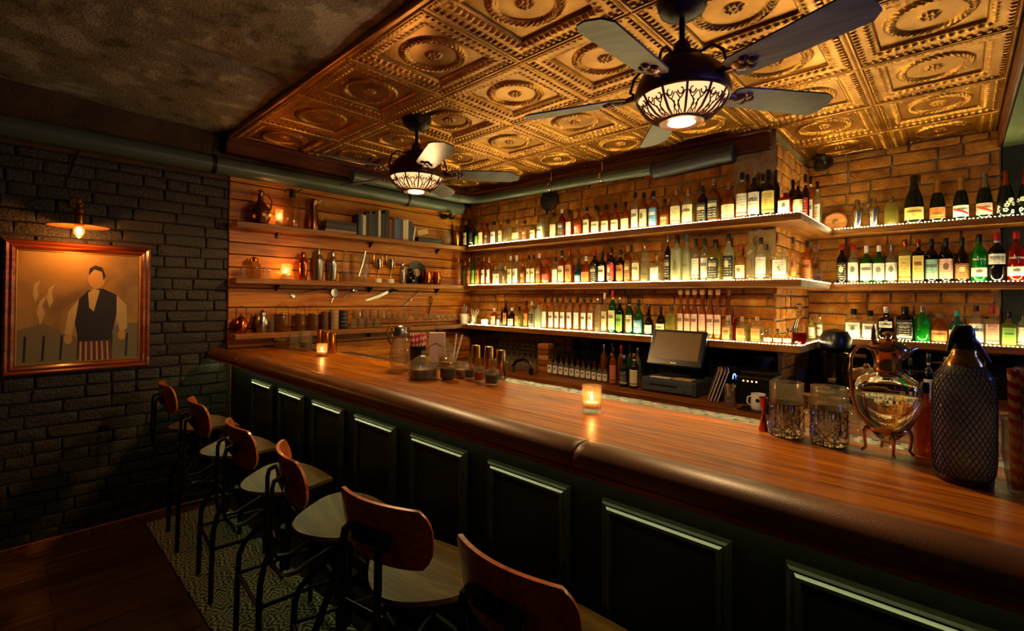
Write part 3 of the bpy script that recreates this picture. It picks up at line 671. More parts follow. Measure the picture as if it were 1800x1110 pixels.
# ================================================================== BAR STOOLS
def bar_stool():
    t = thing('bar_stool', 'x', 'bar stool', (0, 0, 0), 0, 'bar stools along the bar')
    # seat: bent plywood disc, dished, with a rolled front
    n, m = 36, 6; v = [(0, 0, .716)]; f = []
    def top(x, y): return .716+.018*(x/.19)**2+(-.03*max(0, (y-.09)/.1)**2)+.010*max(0, (-y-.1)/.09)
    for j in range(1, m+1):
        for k in range(n):
            a = 2*PI*k/n; R_ = .192*j/m*(1+.04*cos(4*a)); x, y = R_*cos(a)*1.02, R_*sin(a); v.append((x, y, top(x, y)))
    f += [(0, 1+k, 1+(k+1) % n) for k in range(n)]+[(1+(j-1)*n+k, 1+j*n+k, 1+j*n+(k+1) % n, 1+(j-1)*n+(k+1) % n) for j in range(1, m) for k in range(n)]
    o = len(v); v += [(x, y, z-.015) for x, y, z in v]; f += [tuple(i+o for i in reversed(q)) for q in f]
    e = 1+(m-1)*n; f += [(e+k, e+(k+1) % n, o+e+(k+1) % n, o+e+k) for k in range(n)]
    MB().add(v, f).build('seat', 'seat_wood', t, smooth=50)
    # backrest: curved rounded panel
    def panel(u, s):      # u -1..1 across, s -1..1 up
        a = u*.62; R_ = .30; return Vector((R_*sin(a), -.235+R_*(1-cos(a))*.9-.016*s, .925+.088*s))
    v = []; f = []; nu, ns = 20, 8
    for d in (0, 1):
        for j in range(ns+1):
            s = -1+2*j/ns
            for i in range(nu+1):
                u = -1+2*i/nu; ww = 1-.16*max(0, (abs(s)-.25)/.75)**2.4
                if s < 0: ww *= 1-.05*(-s)
                P = panel(u*ww, s*(1-.06*abs(u)**3)); q = Vector((sin(u*ww*.62), -cos(u*ww*.62), 0)); v.append(tuple(P+q*(.006 if d else -.006)))
    st_ = (nu+1)*(ns+1)
    for j in range(ns):
        for i in range(nu):
            q = (j*(nu+1)+i, j*(nu+1)+i+1, (j+1)*(nu+1)+i+1, (j+1)*(nu+1)+i); f += [q, tuple(k+st_ for k in reversed(q))]
    ring = [i for i in range(nu+1)]+[j*(nu+1)+nu for j in range(1, ns+1)]+[ns*(nu+1)+i for i in range(nu-1, -1, -1)]+[j*(nu+1) for j in range(ns-1, 0, -1)]
    f += [(ring[k], ring[(k+1) % len(ring)], ring[(k+1) % len(ring)]+st_, ring[k]+st_) for k in range(len(ring))]
    MB().add(v, f).build('backrest', 'stool_wood', t, smooth=45)
    for sx in (-1, 1):    # bent flat steel uprights
        x = .068*sx
        pts = [(x, .05, .655), (x, -.06, .652), (x, -.14, .622), (x, -.20, .595), (x, -.245, .60), (x, -.275, .64), (x, -.283, .72), (x, -.278, .82), (x, -.278, .905), (x, -.272, .928), (x, -.252, .936), (x, -.243, .928)]
        MB().tube(pts, .0075, 8, flat=1.9).build('back_upright', 'iron', t)
    MB().box((0, -.268, .722), (.150, .006, .032), ch=.002).build('cross_bar', 'iron', t)
    pl = MB().box((0, -.246, .915), (.145, .006, .052), ch=.002).build('back_plate', 'iron', t)
    for sx in (-1, 1): MB().lathe([(0, 0), (.006, 0), (.005, .004), (0, .005)], 8, c=(0, 0, 0), T=Matrix.Translation((.055*sx, -.249, .925)) @ Matrix.Rotation(PI/2, 4, 'X')).build('rivet', 'steel', pl)
    MB().lathe([(.0, .30), (.013, .30), (.013, .64), (.075, .655), (.09, .68), (.09, .700), (0, .700)], 16).build('screw_post', 'iron', t)
    MB().lathe([(.0, .455), (.035, .455), (.04, .47), (.035, .50), (.0, .50)], 16).build('screw_hub', 'iron', t)
    for sx in (-1, 1):
        for sy in (-1, 1):
            pts = [(.172*sx, .172*sy, 0), (.168*sx, .168*sy, .25), (.163*sx, .163*sy, .36), (.145*sx, .145*sy, .42), (.10*sx, .10*sy, .485), (.07*sx, .07*sy, .53), (.058*sx, .058*sy, .58), (.055*sx, .055*sy, .665)]
            MB().tube(pts, .0125, 10).build('leg', 'iron', t)
    q = .168
    for a, b_ in (((-q, -q), (q, -q)), ((q, -q), (q, q)), ((q, q), (-q, q)), ((-q, q), (-q, -q))):
        MB().tube([(a[0], a[1], .27), (b_[0], b_[1], .27)], .009, 8).build('stretcher', 'iron', t)
    return t
st0 = bar_stool()
for i, (x, y, rz, lb) in enumerate(((-3.60, .965, -4, 'bar stool furthest from the camera, beside the dark brick wall'), (-2.90, .965, -5, 'second bar stool from the brick wall, dim red back'),
        (-2.25, .96, -4, 'third bar stool from the brick wall, pale light on its seat'), (-1.70, .965, -14, 'fourth bar stool from the brick wall, back turned aside'),
        (-1.20, .97, 11, 'bar stool with whole wooden backrest and steel uprights nearest but one'), (-.70, 1.0, 0, 'nearest bar stool, its backrest cut off by the picture edge'))):
    s_ = st0 if i == 0 else copy_tree(st0); s_.location = (x, y-.035, .011); s_.rotation_euler.z = math.radians(rz); s_['label'] = lb

# ================================================================== BOTTLES
GL = {'a': ('amber', '#d88a30', '#c06c18', .40), 'd': ('dark brown', '#3a2008', '#2a1505', .6), 'g': ('green', '#3f9a30', '#2c7a18', .4), 'G': ('dark green', '#24381a', '#16240e', .6),
      'c': ('clear', '#f0eedc', '#e6e0b4', .16), 'f': ('frosted', '#d6dcc0', '#d8dcb4', .62), 'y': ('pale yellow', '#d8d48a', '#c8c060', .3), 'r': ('red', '#c83018', '#b01c08', .5),
      'b': ('blue', '#4a90b0', '#2c6c90', .4), 't': ('teal', '#5ab8b0', '#38948c', .4), 'k': ('black', '#0c0a08', '#0a0908', .9), 'p': ('pale gold', '#ecc888', '#d8aa5c', .28), 'E': ('bright green', '#28c038', '#10a024', .55)}
LA = {'w': ('white', '#ece8d8', '#2c2a28'), 'c': ('cream', '#e4d8a8', '#4a3a1c'), 'y': ('yellow', '#dcc46a', '#5a4010'), 'k': ('black', '#14120e', '#d8d0b0'), 'o': ('orange', '#c87a3c', '#3a1c0c'),
      'r': ('red', '#b8281c', '#f0e0c0'), 'b': ('blue', '#4a86b4', '#e8e8e0'), 'e': ('green', '#7cb040', '#1c3a10'), 'p': ('pink', '#d8a890', '#4a2418'), 'B': ('brown', '#7a4a20', '#e0c890'), 't': ('teal', '#8cb4a0', '#2a4034'), 'n': ('no', '', '')}
CA = {'k': ('black', 'black_plastic'), 's': ('silver', 'steel'), 'g': ('gold', 'foil_gold'), 'r': ('red', 'red_plastic'), 'w': ('white', 'white_plastic'), 'o': ('orange', 'copper'), 'n': ('cork', 'cork'), 'c': ('glass', 'thin_glass'), 'b': ('blue', 'blue_cap'), 't': ('teal', 'teal_cap')}
plain('blue_cap', '#3c6c9c', .35); plain('teal_cap', '#2c8c84', .35)
for k, (n_, a_, b_, w_) in GL.items(): glassy('bottle_'+n_.replace(' ', '_'), a_, b_, w_, .25 if k == 'f' else .05)
SHAPES = {  # body profile (radius, height); cap start, cap radius; label zone
 'w': ('straight', [(.92, 0), (1, .02), (1, .58), (.94, .64), (.70, .70), (.40, .745), (.34, .78), (.33, .86)], .85, .37, (.08, .54)),
 'b': ('slim', [(.92, 0), (1, .02), (1, .58), (.90, .65), (.60, .71), (.38, .755), (.34, .80), (.33, .88)], .84, .36, (.09, .53)),
 't': ('tall', [(.94, 0), (1, .015), (1, .66), (.92, .71), (.66, .755), (.40, .79), (.37, .83), (.36, .88)], .83, .40, (.09, .54)),
 's': ('squat', [(.85, 0), (.97, .03), (1, .2), (1, .42), (.92, .54), (.70, .64), (.40, .71), (.28, .76), (.27, .86)], .83, .33, (.08, .42)),
 'q': ('square', [(.94, 0), (1, .02), (1, .58), (.96, .62), (.70, .66), (.38, .69), (.32, .74), (.32, .84)], .80, .37, (.07, .54)),
 'c': ('champagne', [(.93, 0), (1, .02), (1, .40), (.93, .50), (.72, .62), (.46, .74), (.36, .82), (.34, .90)], .70, .0, (.09, .34)),
 'l': ('long-necked', [(.9, 0), (1, .03), (1, .36), (.86, .46), (.52, .56), (.34, .66), (.29, .76), (.28, .88)], .84, .34, (.08, .34)),
 'f': ('flat-shouldered', [(.95, 0), (1, .02), (1, .66), (.97, .70), (.80, .73), (.42, .75), (.36, .78), (.36, .86)], .82, .42, (.07, .62)),
 'r': ('round', [(.55, 0), (.72, .02), (.95, .18), (1, .30), (.92, .44), (.66, .56), (.36, .64), (.28, .70), (.28, .84)], .80, .36, (.16, .40)),
 'x': ('tall slender', [(.94, 0), (1, .01), (1, .52), (.92, .58), (.62, .64), (.42, .68), (.38, .74), (.38, .93)], .89, .60, (.12, .50))}
ORD = 'first second third fourth fifth sixth seventh eighth ninth tenth eleventh twelfth thirteenth fourteenth fifteenth sixteenth seventeenth eighteenth nineteenth'.split()
def ordinal(n):
    if n < 20: return ORD[n-1]
    return ('twentieth' if n == 20 else 'thirtieth' if n == 30 else 'fortieth' if n == 40 else 'fiftieth' if n == 50 else ('', '', 'twenty', 'thirty', 'forty', 'fifty')[n//10]+'-'+ORD[n % 10-1])
LCACHE = {}
def sect(a, r, sq): return r/((abs(cos(a))**sq+abs(sin(a))**sq)**(1/sq)) if sq else r
def label_patch(r, z0, z1, sq, half, n=12, lift=.0007):
    v = []; f = []; uv = []
    for j, z in enumerate((z0, z1)):
        for i in range(n+1):
            a = -PI/2+half*(2*i/n-1); R_ = sect(a, r, sq)+lift; v.append((R_*cos(a), R_*sin(a), z))
    me = bpy.data.meshes.new('label'); me.from_pydata(v, [], [(i, i+1, n+2+i, n+1+i) for i in range(n)])
    ul = me.uv_layers.new(name='UVMap')
    for li, l in enumerate(me.loops): ul.data[li].uv = ((l.vertex_index % (n+1))/n, float(l.vertex_index > n))
    me.shade_smooth(); return me
def lettering(text, parent, r, z, size, mat, vertical=False, sq=0, width=None):
    c = bpy.data.curves.new('lettering', 'FONT'); c.body = text; c.size = size; c.align_x = 'CENTER'; c.align_y = 'CENTER'; c.extrude = .0003
    o = bpy.data.objects.new('lettering', c); me = bpy.data.meshes.new_from_object(o); bpy.data.objects.remove(o)
    xs = [q.co.x for q in me.vertices]; wd = (max(xs)-min(xs)) or 1; k = width/wd if width else 1
    for q in me.vertices:
        x, y, d = q.co.x*k, q.co.y*(k if width and vertical else 1), q.co.z
        if vertical: x, y = -y, x
        if sq: q.co = (x, -r-.0012-d, z+y)
        else:
            a = -PI/2+x/(r+.001); q.co = ((r+.0013+d)*cos(a), (r+.0013+d)*sin(a), z+y)
    me.materials.clear(); me.materials.append(M[mat]); return obj('lettering', me, parent)
rb = random.Random(21); BOT = {}
def bottle(loc, H, r, sh, g, la, ca, label, group, rz=0., name='bottle', zone=None):
    shn, prof, cz, cr, (l0, l1) = SHAPES[sh]; gn = GL[g][0]
    sq = 6 if sh in 'qf' else 0
    if zone: l0, l1 = zone
    t = thing(name, label, 'bottle', loc, rz, group); BOT[t.name] = (r, H)
    pr = [(a*r, b_*H) for a, b_ in prof]
    MB().lathe([(0, pr[0][1])]+pr, 20 if not sq else 28, sq=sq).build('glass_body', 'bottle_'+gn.replace(' ', '_'), t, smooth=50)
    cm = CA[ca][1]
    if sh == 'c':
        MB().lathe([(r*.60, H*.675), (r*.47, H*.75), (r*.40, H*.84), (r*.38, H*.90), (r*.46, H*.905), (r*.46, H*.935), (r*.42, H*.94), (r*.42, H*.98), (r*.3, H), (0, H)], 16).build('foil', cm, t)
    else:
        k = cr*r*1.02
        cp = [(k, H*cz), (k*1.03, H*(cz+.01)), (k*1.03, H*.985), (k*.85, H), (0, H)]
        if ca == 'c': cp = [(k*.8, H*cz), (k*1.5, H*(cz+.04)), (k*1.7, H*.94), (k*1.2, H), (0, H)]
        MB().lathe(cp, 14).build('cap' if ca not in 'nc' else 'stopper', cm, t)
    if la != 'n':
        nm, base, ink = LA[la]; half = math.radians(72 if not sq else 43)
        me = label_patch(r, l0*H, l1*H, sq, half); me.materials.append(label_mat(nm, base, ink, rb.choice((1, 1, 2, 3)))); obj('label', me, t)
        if sh in 'wbl' and rb.random() < .4:
            me = label_patch(r*SHAPES[sh][1][-1][0], (cz-.06)*H, (cz-.01)*H, 0, PI, 14, .0006); me.materials.append(label_mat(nm, base, ink, 3)); obj('neck_label', me, t)
    return t
def row(data, plane, val, zs, where, group, used, order0=0, depth_back=.085):
    """one shelf of bottles: px centre, px top, px width, shape, glass, label, cap ('*' = stands in the second row)"""
    items = []
    for ln in data.split('\n'):
        q = ln.split()
        if not q: continue
        px, py, w_, sh, g, la, ca = float(q[0]), float(q[1]), float(q[2]), q[3], q[4], q[5], q[6]
        back = '*' in q; txt = [s.split(':') for s in q[7:] if ':' in s]
        vv = val+(depth_back if back else 0) if plane == 'y' else val-(depth_back if back else 0)
        P = at(px, py, **{plane: vv}); r = w_*pw(P)*.53
        items.append([px, P, r, sh, g, la, ca, back, txt])
    items.sort(key=lambda i: i[0])
    ax = 0 if plane == 'y' else 1
    for a, b_ in ((x, y) for x in items for y in items):          # keep neighbours apart
        if a is not b_ and a[0] < b_[0] and a[7] == b_[7]:
            d = abs(a[1][ax]-b_[1][ax]); k = a[2]+b_[2]+.002
            if d < k: s_ = max(.55, d/k); a[2] *= s_; b_[2] *= s_
    out = []
    for n_, (px, P, r, sh, g, la, ca, back, txt) in enumerate(items):
        lim = .105; r = min(r, .075)
        lb = '%s %s bottle%s, %s cap, %s from left on %s' % (GL[g][0], SHAPES[sh][0], '' if la == 'n' else ', %s label' % LA[la][0], CA[ca][0], ordinal(n_+1+order0), where)
        rz = math.atan2(-P.x, P.y)*.0 if plane == 'x' else .45*math.atan2(P.x, P.y)*-1*-1
        b_ = bottle((P.x, P.y, zs), P.z-zs, r, sh, g, la, ca, lb, group, rz=rz if plane == 'y' else -.5, zone=next(((float(q[1]), float(q[2])) for q in txt if q[0] == 'L'), None))
        for tx in txt:      # lettering text:zfrac:size:material[:v]; L:from:to sets the label height
            if tx[0] == 'L': continue
            lettering(tx[0].replace('_', ' '), b_, r, float(tx[1])*(P.z-zs), r*float(tx[2]), tx[3], len(tx) > 4, 6 if sh in 'qf' else 0)
        out.append(b_)
    return out
YF = 3.535
row("""819.5 388 11 b G c g
830 386 10 b G k k
839 400 8 b g e s
847 390 11 w a c o
857 393 9 w a k k
869 390 12 w c w k
881 385 9 b p c g
893 386 15 s c n k
909 386 17 r c c g
923 388 10 w c r k
938 390 12 w y c g
951 378 13 b f w s
961 368 9 t c n k *
974 374 13 b y c k
988 368 13 w r k w
1001 369 12 w a w k
1017 368 14 s a r o
1032 364 13 w a c k
1048 361 16 s p c k
1065 360 15 s a c k
1082 358 15 s a c k
1100 355 16 s a c k
1117 338 14 w c w k
1132 339 15 w a c k
1149 336 16 w a b k
1169 350 16 s a B k
1189 334 19 w p c g
1209.5 331 20 w c c g
1220 333 9 t c n c *
1235 327 18 w d k k
1255 314.5 21 w a k s
1281 322 24 s a c s
1304.6 303.6 21 w p w k
1314 307 14 w a n k *
1326 300.6 22 w G w s
1341 306 14 w G c k *
1351 298.6 23 w d y k
1364 299 14 w d n k *
1381 332 25 q r w c
1394 316 16 w d n k *
1403 317.5 20 s d c g""", 'y', YF, SH[0], 'upper back shelf', 'bottles on the upper back shelf', None)
row("""1416 306.6 13 w d r k
1425 309.5 11 w a w k
1437 319 14 w c w k
1450 352 12 q c w w""", 'x', -.82, SH[0], 'upper corner shelf', 'bottles on the upper corner shelf', None)
row("""818 460 10 b y n g
825.5 453 10 b p o g
833 452 8 b E e k
841 453 10 w a o k
851 451 9 b a w g
860 451 9 b a w g
871 465 9 w c c o
879.5 465 11 q c w t
889 468 9 q c B w
898 450 11 w c c w
908 449 12 w c w w
920 462 10 w a B g
930 449 10 w p c k
938 448 11 w p c k
948 446 11 w a B w
961 457 15 s a r r
977 453 12 w c w k
988 441 14 w a c k
1001 438 14 w a o r
1017 455 13 l b b k
1031 451 17 s a o w
1045.5 440 14 w d k r
1059 443 14 w G w k
1075 435.5 15 w d r k
1091 440 15 w d o k
1104 432 13 w a B n
1119 433 15 w p c c
1134 427 15 t c n s
1155.5 449 19 q c w g
1174 415 11 b d k s
1190.6 414 19 f f n k Chopin:.36:.7:ink_black:v
1207.5 412 17 b f n b TITO:.34:.5:ink_black
1223 420 14 t c w k
1239 419 14 t c w k
1258 421 24 q y k k
1281 411 19 b f k k
1301.6 429 18 s p c r
1320 407 18 t c n c
1338 418 21 w c w k
1349 430 10 t c n k *
1374 436 34 f c w c S:.34:1.0:ink_black
1394 417 13 w p o k""", 'y', YF, SH[1], 'middle back shelf', 'bottles on the middle back shelf', None)
row("""869 542 11 w a c w
877 553 7 w c w k
883 541 5 t d n k
889 529 9 b d o k
900 541 14 s d c w
913 539 12 q y o k
925.5 529 10 b a o k
935 530 11 b f k w
947 528 13 b f n r
958 522 10.5 t p w k
970 522 10.5 t p w k
980 522 9.5 t p w k
990 522 9.5 t p w k
1002 522 10.5 t p w k
1014.5 522 11 t p w k
1027 522 11 t p w k
1039 522 11 t p w k
1051 524 11 t c n s
1063 515.5 11 w c c w
1077 510 14 b g c r
1090 523 13 b G e s
1107 524 13 b g c k
1123 527 17 s g b k
1141 535 15 l k c k
1162 539 17 s d c k
1180 537 16 f y n s
1196.6 509 11.5 x a p n
1209 509 11.5 x a p n
1221 509 12 x a p n
1235 509 12.5 x a p n
1249 509 12.5 x a p n
1262 509 12.5 x a p n
1281 510 11 x a p n *
1279 555.6 15 q c o n
1292 552 8 q r n r *
1304.6 556.5 17 q c o n
1331 556.5 18 q c o n
1318 560 9 q y n n *""", 'y', YF, SH[2], 'lower back shelf', 'bottles on the lower back shelf', None)
YA = 4.545
champ = row("""1607 309 33 c G y k
1648 315 27 c G o g KRUG:.20:.42:ink_black
1689 310.5 27 c G w g
1730 305 28 c G p s
1767.6 300 29 c G n o
1803 298 29 c G n o""", 'y', YA, SH[0], 'upper alcove shelf', 'champagne bottles in the alcove', 1)
row("""1480 429 18 b k k r
1500 429 18 b c w r
1523 432 20 b g w w
1545 432 20 b g w w
1567 430 20 b c w s
1591 421 22 f y y o LILLET:.44:.42:ink_red
1614.5 421 22 f d y o LILLET:.44:.42:ink_red
1638 420 23 b k t k
1663 418.6 24 b k p k
1691 417.5 25 s d B k
1721 412 28 w E w k L:.12:.30 MARTINI:.47:.44:ink_white
1752 409.6 30 w k w r L:.36:.57 MARTINI:.46:.40:ink_black
1786 407 31 w r w r L:.12:.30 MARTINI:.47:.44:ink_white""", 'y', YA, SH[1], 'middle alcove shelf', 'vermouth bottles in the alcove', None)
row("""1501 543 27 q c w k Distillers:.44:.34:ink_black CAFE:.34:.34:ink_black
1530 546 27 q c w k Distillers:.44:.34:ink_black
1558 539 26 q k w w L:.38:.56 Gordons:.47:.42:ink_black
1591 539 29 f k k k COLOMBIAN:.52:.30:ink_white Aged_Gin:.42:.34:ink_white
1621.6 537.7 27 b E n s
1651 551 27 s a o c
1682.5 546 28 s t w t
1716 537.7 26 w c w k 24:.40:.62:ink_black
1744 537.7 27 q c p r BEEFEATER:.50:.24:ink_red
1773 548 30 q y e k HAYMANS:.42:.30:ink_white
1800 546 26 w c w k""", 'y', YA, SH[2], 'lower alcove shelf', 'gin bottles in the alcove', None)
# red slashes across two champagne labels, painted flowers on the last two bottles
def patch(b_, r, z0, z1, a0, a1, slope, mat, nm):
    n = 10; v = []
    for j in (0, 1):
        for i in range(n+1):
            u = i/n; a = -PI/2+a0+(a1-a0)*u; v.append(((r+.0016)*cos(a), (r+.0016)*sin(a), (z0, z1)[j]+slope*(.5-u)))
    MB().add(v, [(i, i+1, n+2+i, n+1+i) for i in range(n)]).build(nm, mat, b_)
for b_ in champ[2:4]:
    r, H = BOT[b_.name]
    patch(b_, r, H*.19, H*.235, -1.05, 1.05, H*.12, 'ink_red', 'red_slash')
rq = random.Random(5)
for b_ in champ[4:]:
    r, H = BOT[b_.name]
    for k in range(9):
        a, z = rq.uniform(-1.1, 1.1), rq.uniform(.08, .38)*H
        for q in range(5): patch(b_, r, z+.009*sin(q*1.257)-.0045, z+.009*sin(q*1.257)+.0045, a+.22*cos(q*1.257)-.1, a+.22*cos(q*1.257)+.1, 0, 'ink_white', 'painted_petal')

# ================================================================== TABLE-DRIVEN SMALL THINGS
def spin(name, label, cat, loc, H, r, parts, group=None, rz=0):
    """parts: (name, material, [(radius, height)...] as shares of r and H) or (name, material, 'tube', points, radius)"""
    t = thing(name, label, cat, loc, rz, group)
    for p in parts:
        if p[2] == 'tube': MB().tube([(a*r, b_*r, c*H) for a, b_, c in p[3]], p[4]*r, 8).build(p[0], p[1], t)
        else:
            kw = p[3] if len(p) > 3 else {}
            MB().lathe([(a*r, b_*H) for a, b_ in p[2]], kw.get('n', 20), sq=kw.get('sq', 0), lobes=kw.get('lobes', 0), amp=kw.get('amp', 0)).build(p[0], p[1], t, smooth=kw.get('sm', 40))
    return t
def onbar(px, foot, top, w_):                       # stands on the bar top
    P = at(px, foot, z=ZBAR+.001); return P, (foot-top)*ps(P), w_*pw(P)/2
def onleft(px, top, w_, sh, x=-3.965):              # stands on a plank-wall shelf
    P = at(px, top, x=x); z = SH[sh]; return Vector((P.x, P.y, z)), P.z-z, min(w_*pw(P)/2, .085)
def onrow(px, top, w_, sh, y=YF):
    P = at(px, top, y=y); z = SH[sh]; return Vector((P.x, P.y, z)), P.z-z, w_*pw(P)/2
def oncnt(px, top, w_, y=3.35):
    P = at(px, top, y=y); return Vector((P.x, P.y, ZCNT)), P.z-ZCNT, w_*pw(P)/2
CUP = [(0, .0), (.80, 0), (.86, .03), (1, 1), (.93, 1), (.80, .10), (0, .08)]
TUMB = [(0, 0), (.88, 0), (.94, .05), (1, 1), (.92, 1), (.84, .16), (0, .14)]
TIN = [(0, 0), (.74, 0), (.76, .01), (1, .98), (1.02, 1), (.96, .99), (.70, .03), (0, .03)]
def shaker(P, H, r, label, mat='steel', group='cocktail shakers'):
    return spin('cocktail_shaker', label, 'shaker', P, H, r, [('body', mat, [(0, 0), (.70, 0), (.74, .02), (1, .52), (1, .60)]), ('strainer_top', mat, [(1.02, .60), (.98, .66), (.66, .76), (.50, .80), (.46, .82)]),
        ('cap', mat, [(.50, .815), (.50, .94), (.36, .99), (0, 1)])], group)
def candle(P, H, r, label, wax='wax', glass='thin_glass', power=.25):
    t = spin('candle_glass', label, 'candle', P, H, r, [('glass', glass, TUMB, {'lobes': 12, 'amp': .02, 'n': 48}), ('wax', wax, [(0, .15), (.66, .15), (.66, .36), (0, .37)]),
        ('wick', 'ink_black', [(.03, .37), (.03, .46), (0, .46)], {'n': 6}), ('flame', 'flame_glow', [(0, .42), (.10, .47), (.13, .54), (.07, .64), (0, .74)], {'n': 10})], 'lit candles in glasses')
    lamp('candle_light', (0, 0, H*.62), power, (1., .34, .07), r*.12, t); return t
def glass(P, H, r, label, kind='tumbler', group='empty glasses', mat='thin_glass'):
    if kind == 'tumbler': return spin('tumbler', label, 'glass', P, H, r, [('bowl', mat, TUMB)], group)
    if kind == 'stem':
        return spin('stem_glass', label, 'glass', P, H, r, [('foot', mat, [(0, 0), (.85, 0), (.8, .02), (.1, .05)]), ('stem', mat, [(.09, .04), (.07, .25), (.10, .44)]),
            ('bowl', mat, [(.08, .43), (.60, .50), (.95, .64), (1, .78), (.86, 1), (.82, 1), (.94, .78), (.55, .53), (0, .47)])], group)
    return spin('stem_glass', label, 'glass', P, H, r, [('bowl', mat, [(.86, 0), (1, .22), (.95, .36), (.60, .50), (.08, .57), (0, .53)]), ('stem', mat, [(.1, .56), (.07, .75), (.09, .96)]),
        ('foot', mat, [(.1, .95), (.8, .98), (.85, 1), (0, 1)])], group)

# ---------- plank shelf, upper
P, H, r = onleft(458, 333, 40, 0, -3.955)
spin('copper_jug', 'round-bellied old copper jug on the upper plank shelf', 'jug', P, H, r, [('body', 'old_copper', [(0, 0), (.6, 0), (.66, .03), (.95, .18), (1, .30), (.86, .46), (.5, .58), (.26, .68), (.22, .86), (.32, .92)]),
    ('lid', 'old_copper', [(.33, .92), (.26, .96), (.10, .97), (.08, 1), (0, 1)]), ('handle', 'old_copper', 'tube', [(0, .24, .88), (0, .7, .86), (0, 1.1, .70), (0, .95, .45)], .07)])
P, H, r = onleft(491, 368, 14, 0, -3.93); candle(P, max(H, .06), r, 'small red-glowing candle beside the copper jug', power=2.2)
P, H, r = onleft(514, 331, 27, 0)
spin('soda_siphon', 'old glass siphon with black lever on upper plank shelf', 'siphon', P, H, r, [('bottle', 'smoke_glass', [(0, 0), (.95, 0), (1, .04), (1, .58), (.8, .70), (.4, .78)]), ('head', 'black_plastic', [(.4, .77), (.42, .88), (.36, .96), (0, .97)]),
    ('spout', 'black_plastic', 'tube', [(0, .3, .90), (0, .8, .92), (0, 1.2, .98), (0, 1.35, 1.0)], .13), ('lever', 'black_plastic', 'tube', [(0, -.2, .96), (0, -.7, .95), (0, -.9, .88)], .10)])
P, H, r = onleft(551, 349, 22, 0)
spin('metal_pitcher', 'tall slim metal pitcher with curved handle on upper plank shelf', 'pitcher', P, H, r, [('body', 'old_copper', [(0, 0), (.95, 0), (1, .03), (.82, .4), (.62, .72), (.70, .86), (.84, .93)]), ('lid', 'old_copper', [(.84, .93), (.5, .97), (.1, 1), (0, 1)]),
    ('handle', 'steel', 'tube', [(0, .7, .88), (0, 1.5, .98), (0, 2.0, .84), (0, 1.5, .50), (0, 1.0, .30)], .09)])
# books
plain('book_navy', '#1c2a4a', .5); plain('book_black', '#14120f', .5); plain('book_cream', '#cdbd94', .6); plain('book_red', '#7a2016', .5); plain('book_brown', '#4a2e18', .55); plain('book_grey', '#5c5a50', .5); plain('book_blue', '#34548c', .5); plain('book_tan', '#a8824a', .55)
def book(P, thick, H, depth, colr, label, lean=0, flat=False):
    t = thing('book', label, 'book', P, 0, 'books on the upper plank shelf')
    c = .0016; mb = MB()
    if flat: c3 = lambda a, b_, d_: (d_, b_, a); 
    else: c3 = lambda a, b_, d_: (d_, a, b_)
    def bx(m_, a, b_, d_, nm):
        lo, hi = c3(a[0], b_[0], d_[0]), c3(a[1], b_[1], d_[1])
        q = MB().box([(x+y)/2 for x, y in zip(lo, hi)], [abs(y-x) for x, y in zip(lo, hi)]).build(nm, m_, t); return q
    bx(colr, (0, c), (0, H), (0, depth), 'cover'); bx(colr, (thick-c, thick), (0, H), (0, depth), 'cover'); bx(colr, (c, thick-c), (0, H), (depth-c, depth), 'spine')
    bx('paper_white', (c, thick-c), (c*2, H-c*2), (c, depth-c), 'pages')
    if lean: t.rotation_euler.x = lean
    return t
cols = ['navy', 'grey', 'cream', 'black', 'brown', 'navy', 'black', 'cream', 'black', 'black', 'red', 'black', 'grey', 'blue', 'brown', 'cream', 'cream', 'navy', 'cream']
pxs = [629.5, 634, 638, 643.5, 649, 654, 659, 665, 669.5, 677, 684, 689, 693.5, 699, 704.5, 708.5, 713, 718, 725, 728]
tops = [376, 375, 378, 374, 371, 376, 372, 370, 375, 369, 385, 383, 384, 383, 386, 387, 386, 389, 398]
for k in range(19):
    a = at(pxs[k], tops[k], x=-3.92); b_ = at(pxs[k+1], tops[k], x=-3.92)
    book((-4.03, a.y, SH[0]), (b_.y-a.y)*.93, a.z-SH[0], .115, 'book_'+cols[k], '%s upright book, %s from left on the upper plank shelf' % (cols[k], ordinal(k+1)), lean=-.16 if k == 18 else 0)
z = SH[0]
a, b_ = at(570, 400, x=-3.92), at(626, 400, x=-3.92)
for k, (cn, th, of) in enumerate((('tan', .022, 0), ('navy', .026, .01), ('brown', .02, .004), ('black', .030, .016))):
    book((-4.02, a.y+of, z), th, (b_.y-a.y)-of-.006, .12, 'book_'+cn, '%s book lying flat, %s from the bottom of the pile' % (cn, ordinal(k+1)), flat=True); z += th+.0005
a, b_ = at(733, 420, x=-3.93), at(773, 425, x=-3.93)
t = thing('folder_box', 'dark flat box with a propped card beside the glass bowl', 'box', (-4.02, a.y, SH[0])); L = b_.y-a.y
MB().box((.06, L/2, .022), (.11, L, .044), ch=.003).build('box_body', 'book_black', t); MB().box((.06, L/2, .047), (.114, L+.004, .006), ch=.002).build('lid', 'book_black', t)
MB().box((.112, .08, .085), (.003, .13, .05), T=Matrix.Rotation(.25, 4, 'X')).build('card', 'paper_tan', t)
P, H, r = onleft(784, 407, 20, 0)
spin('glass_bowl', 'round clear glass bowl near the shelf corner', 'bowl', P, H, r, [('bowl', 'thin_glass', [(0, 0), (.5, 0), (.9, .2), (1, .5), (.8, .9), (.7, 1), (.66, .98), (.92, .5), (.5, .08), (0, .06)])])
P, H, r = onleft(803, 398, 12, 0); shaker(P, H, r, 'slim silver shaker at the corner of the upper plank shelf', 'brass')
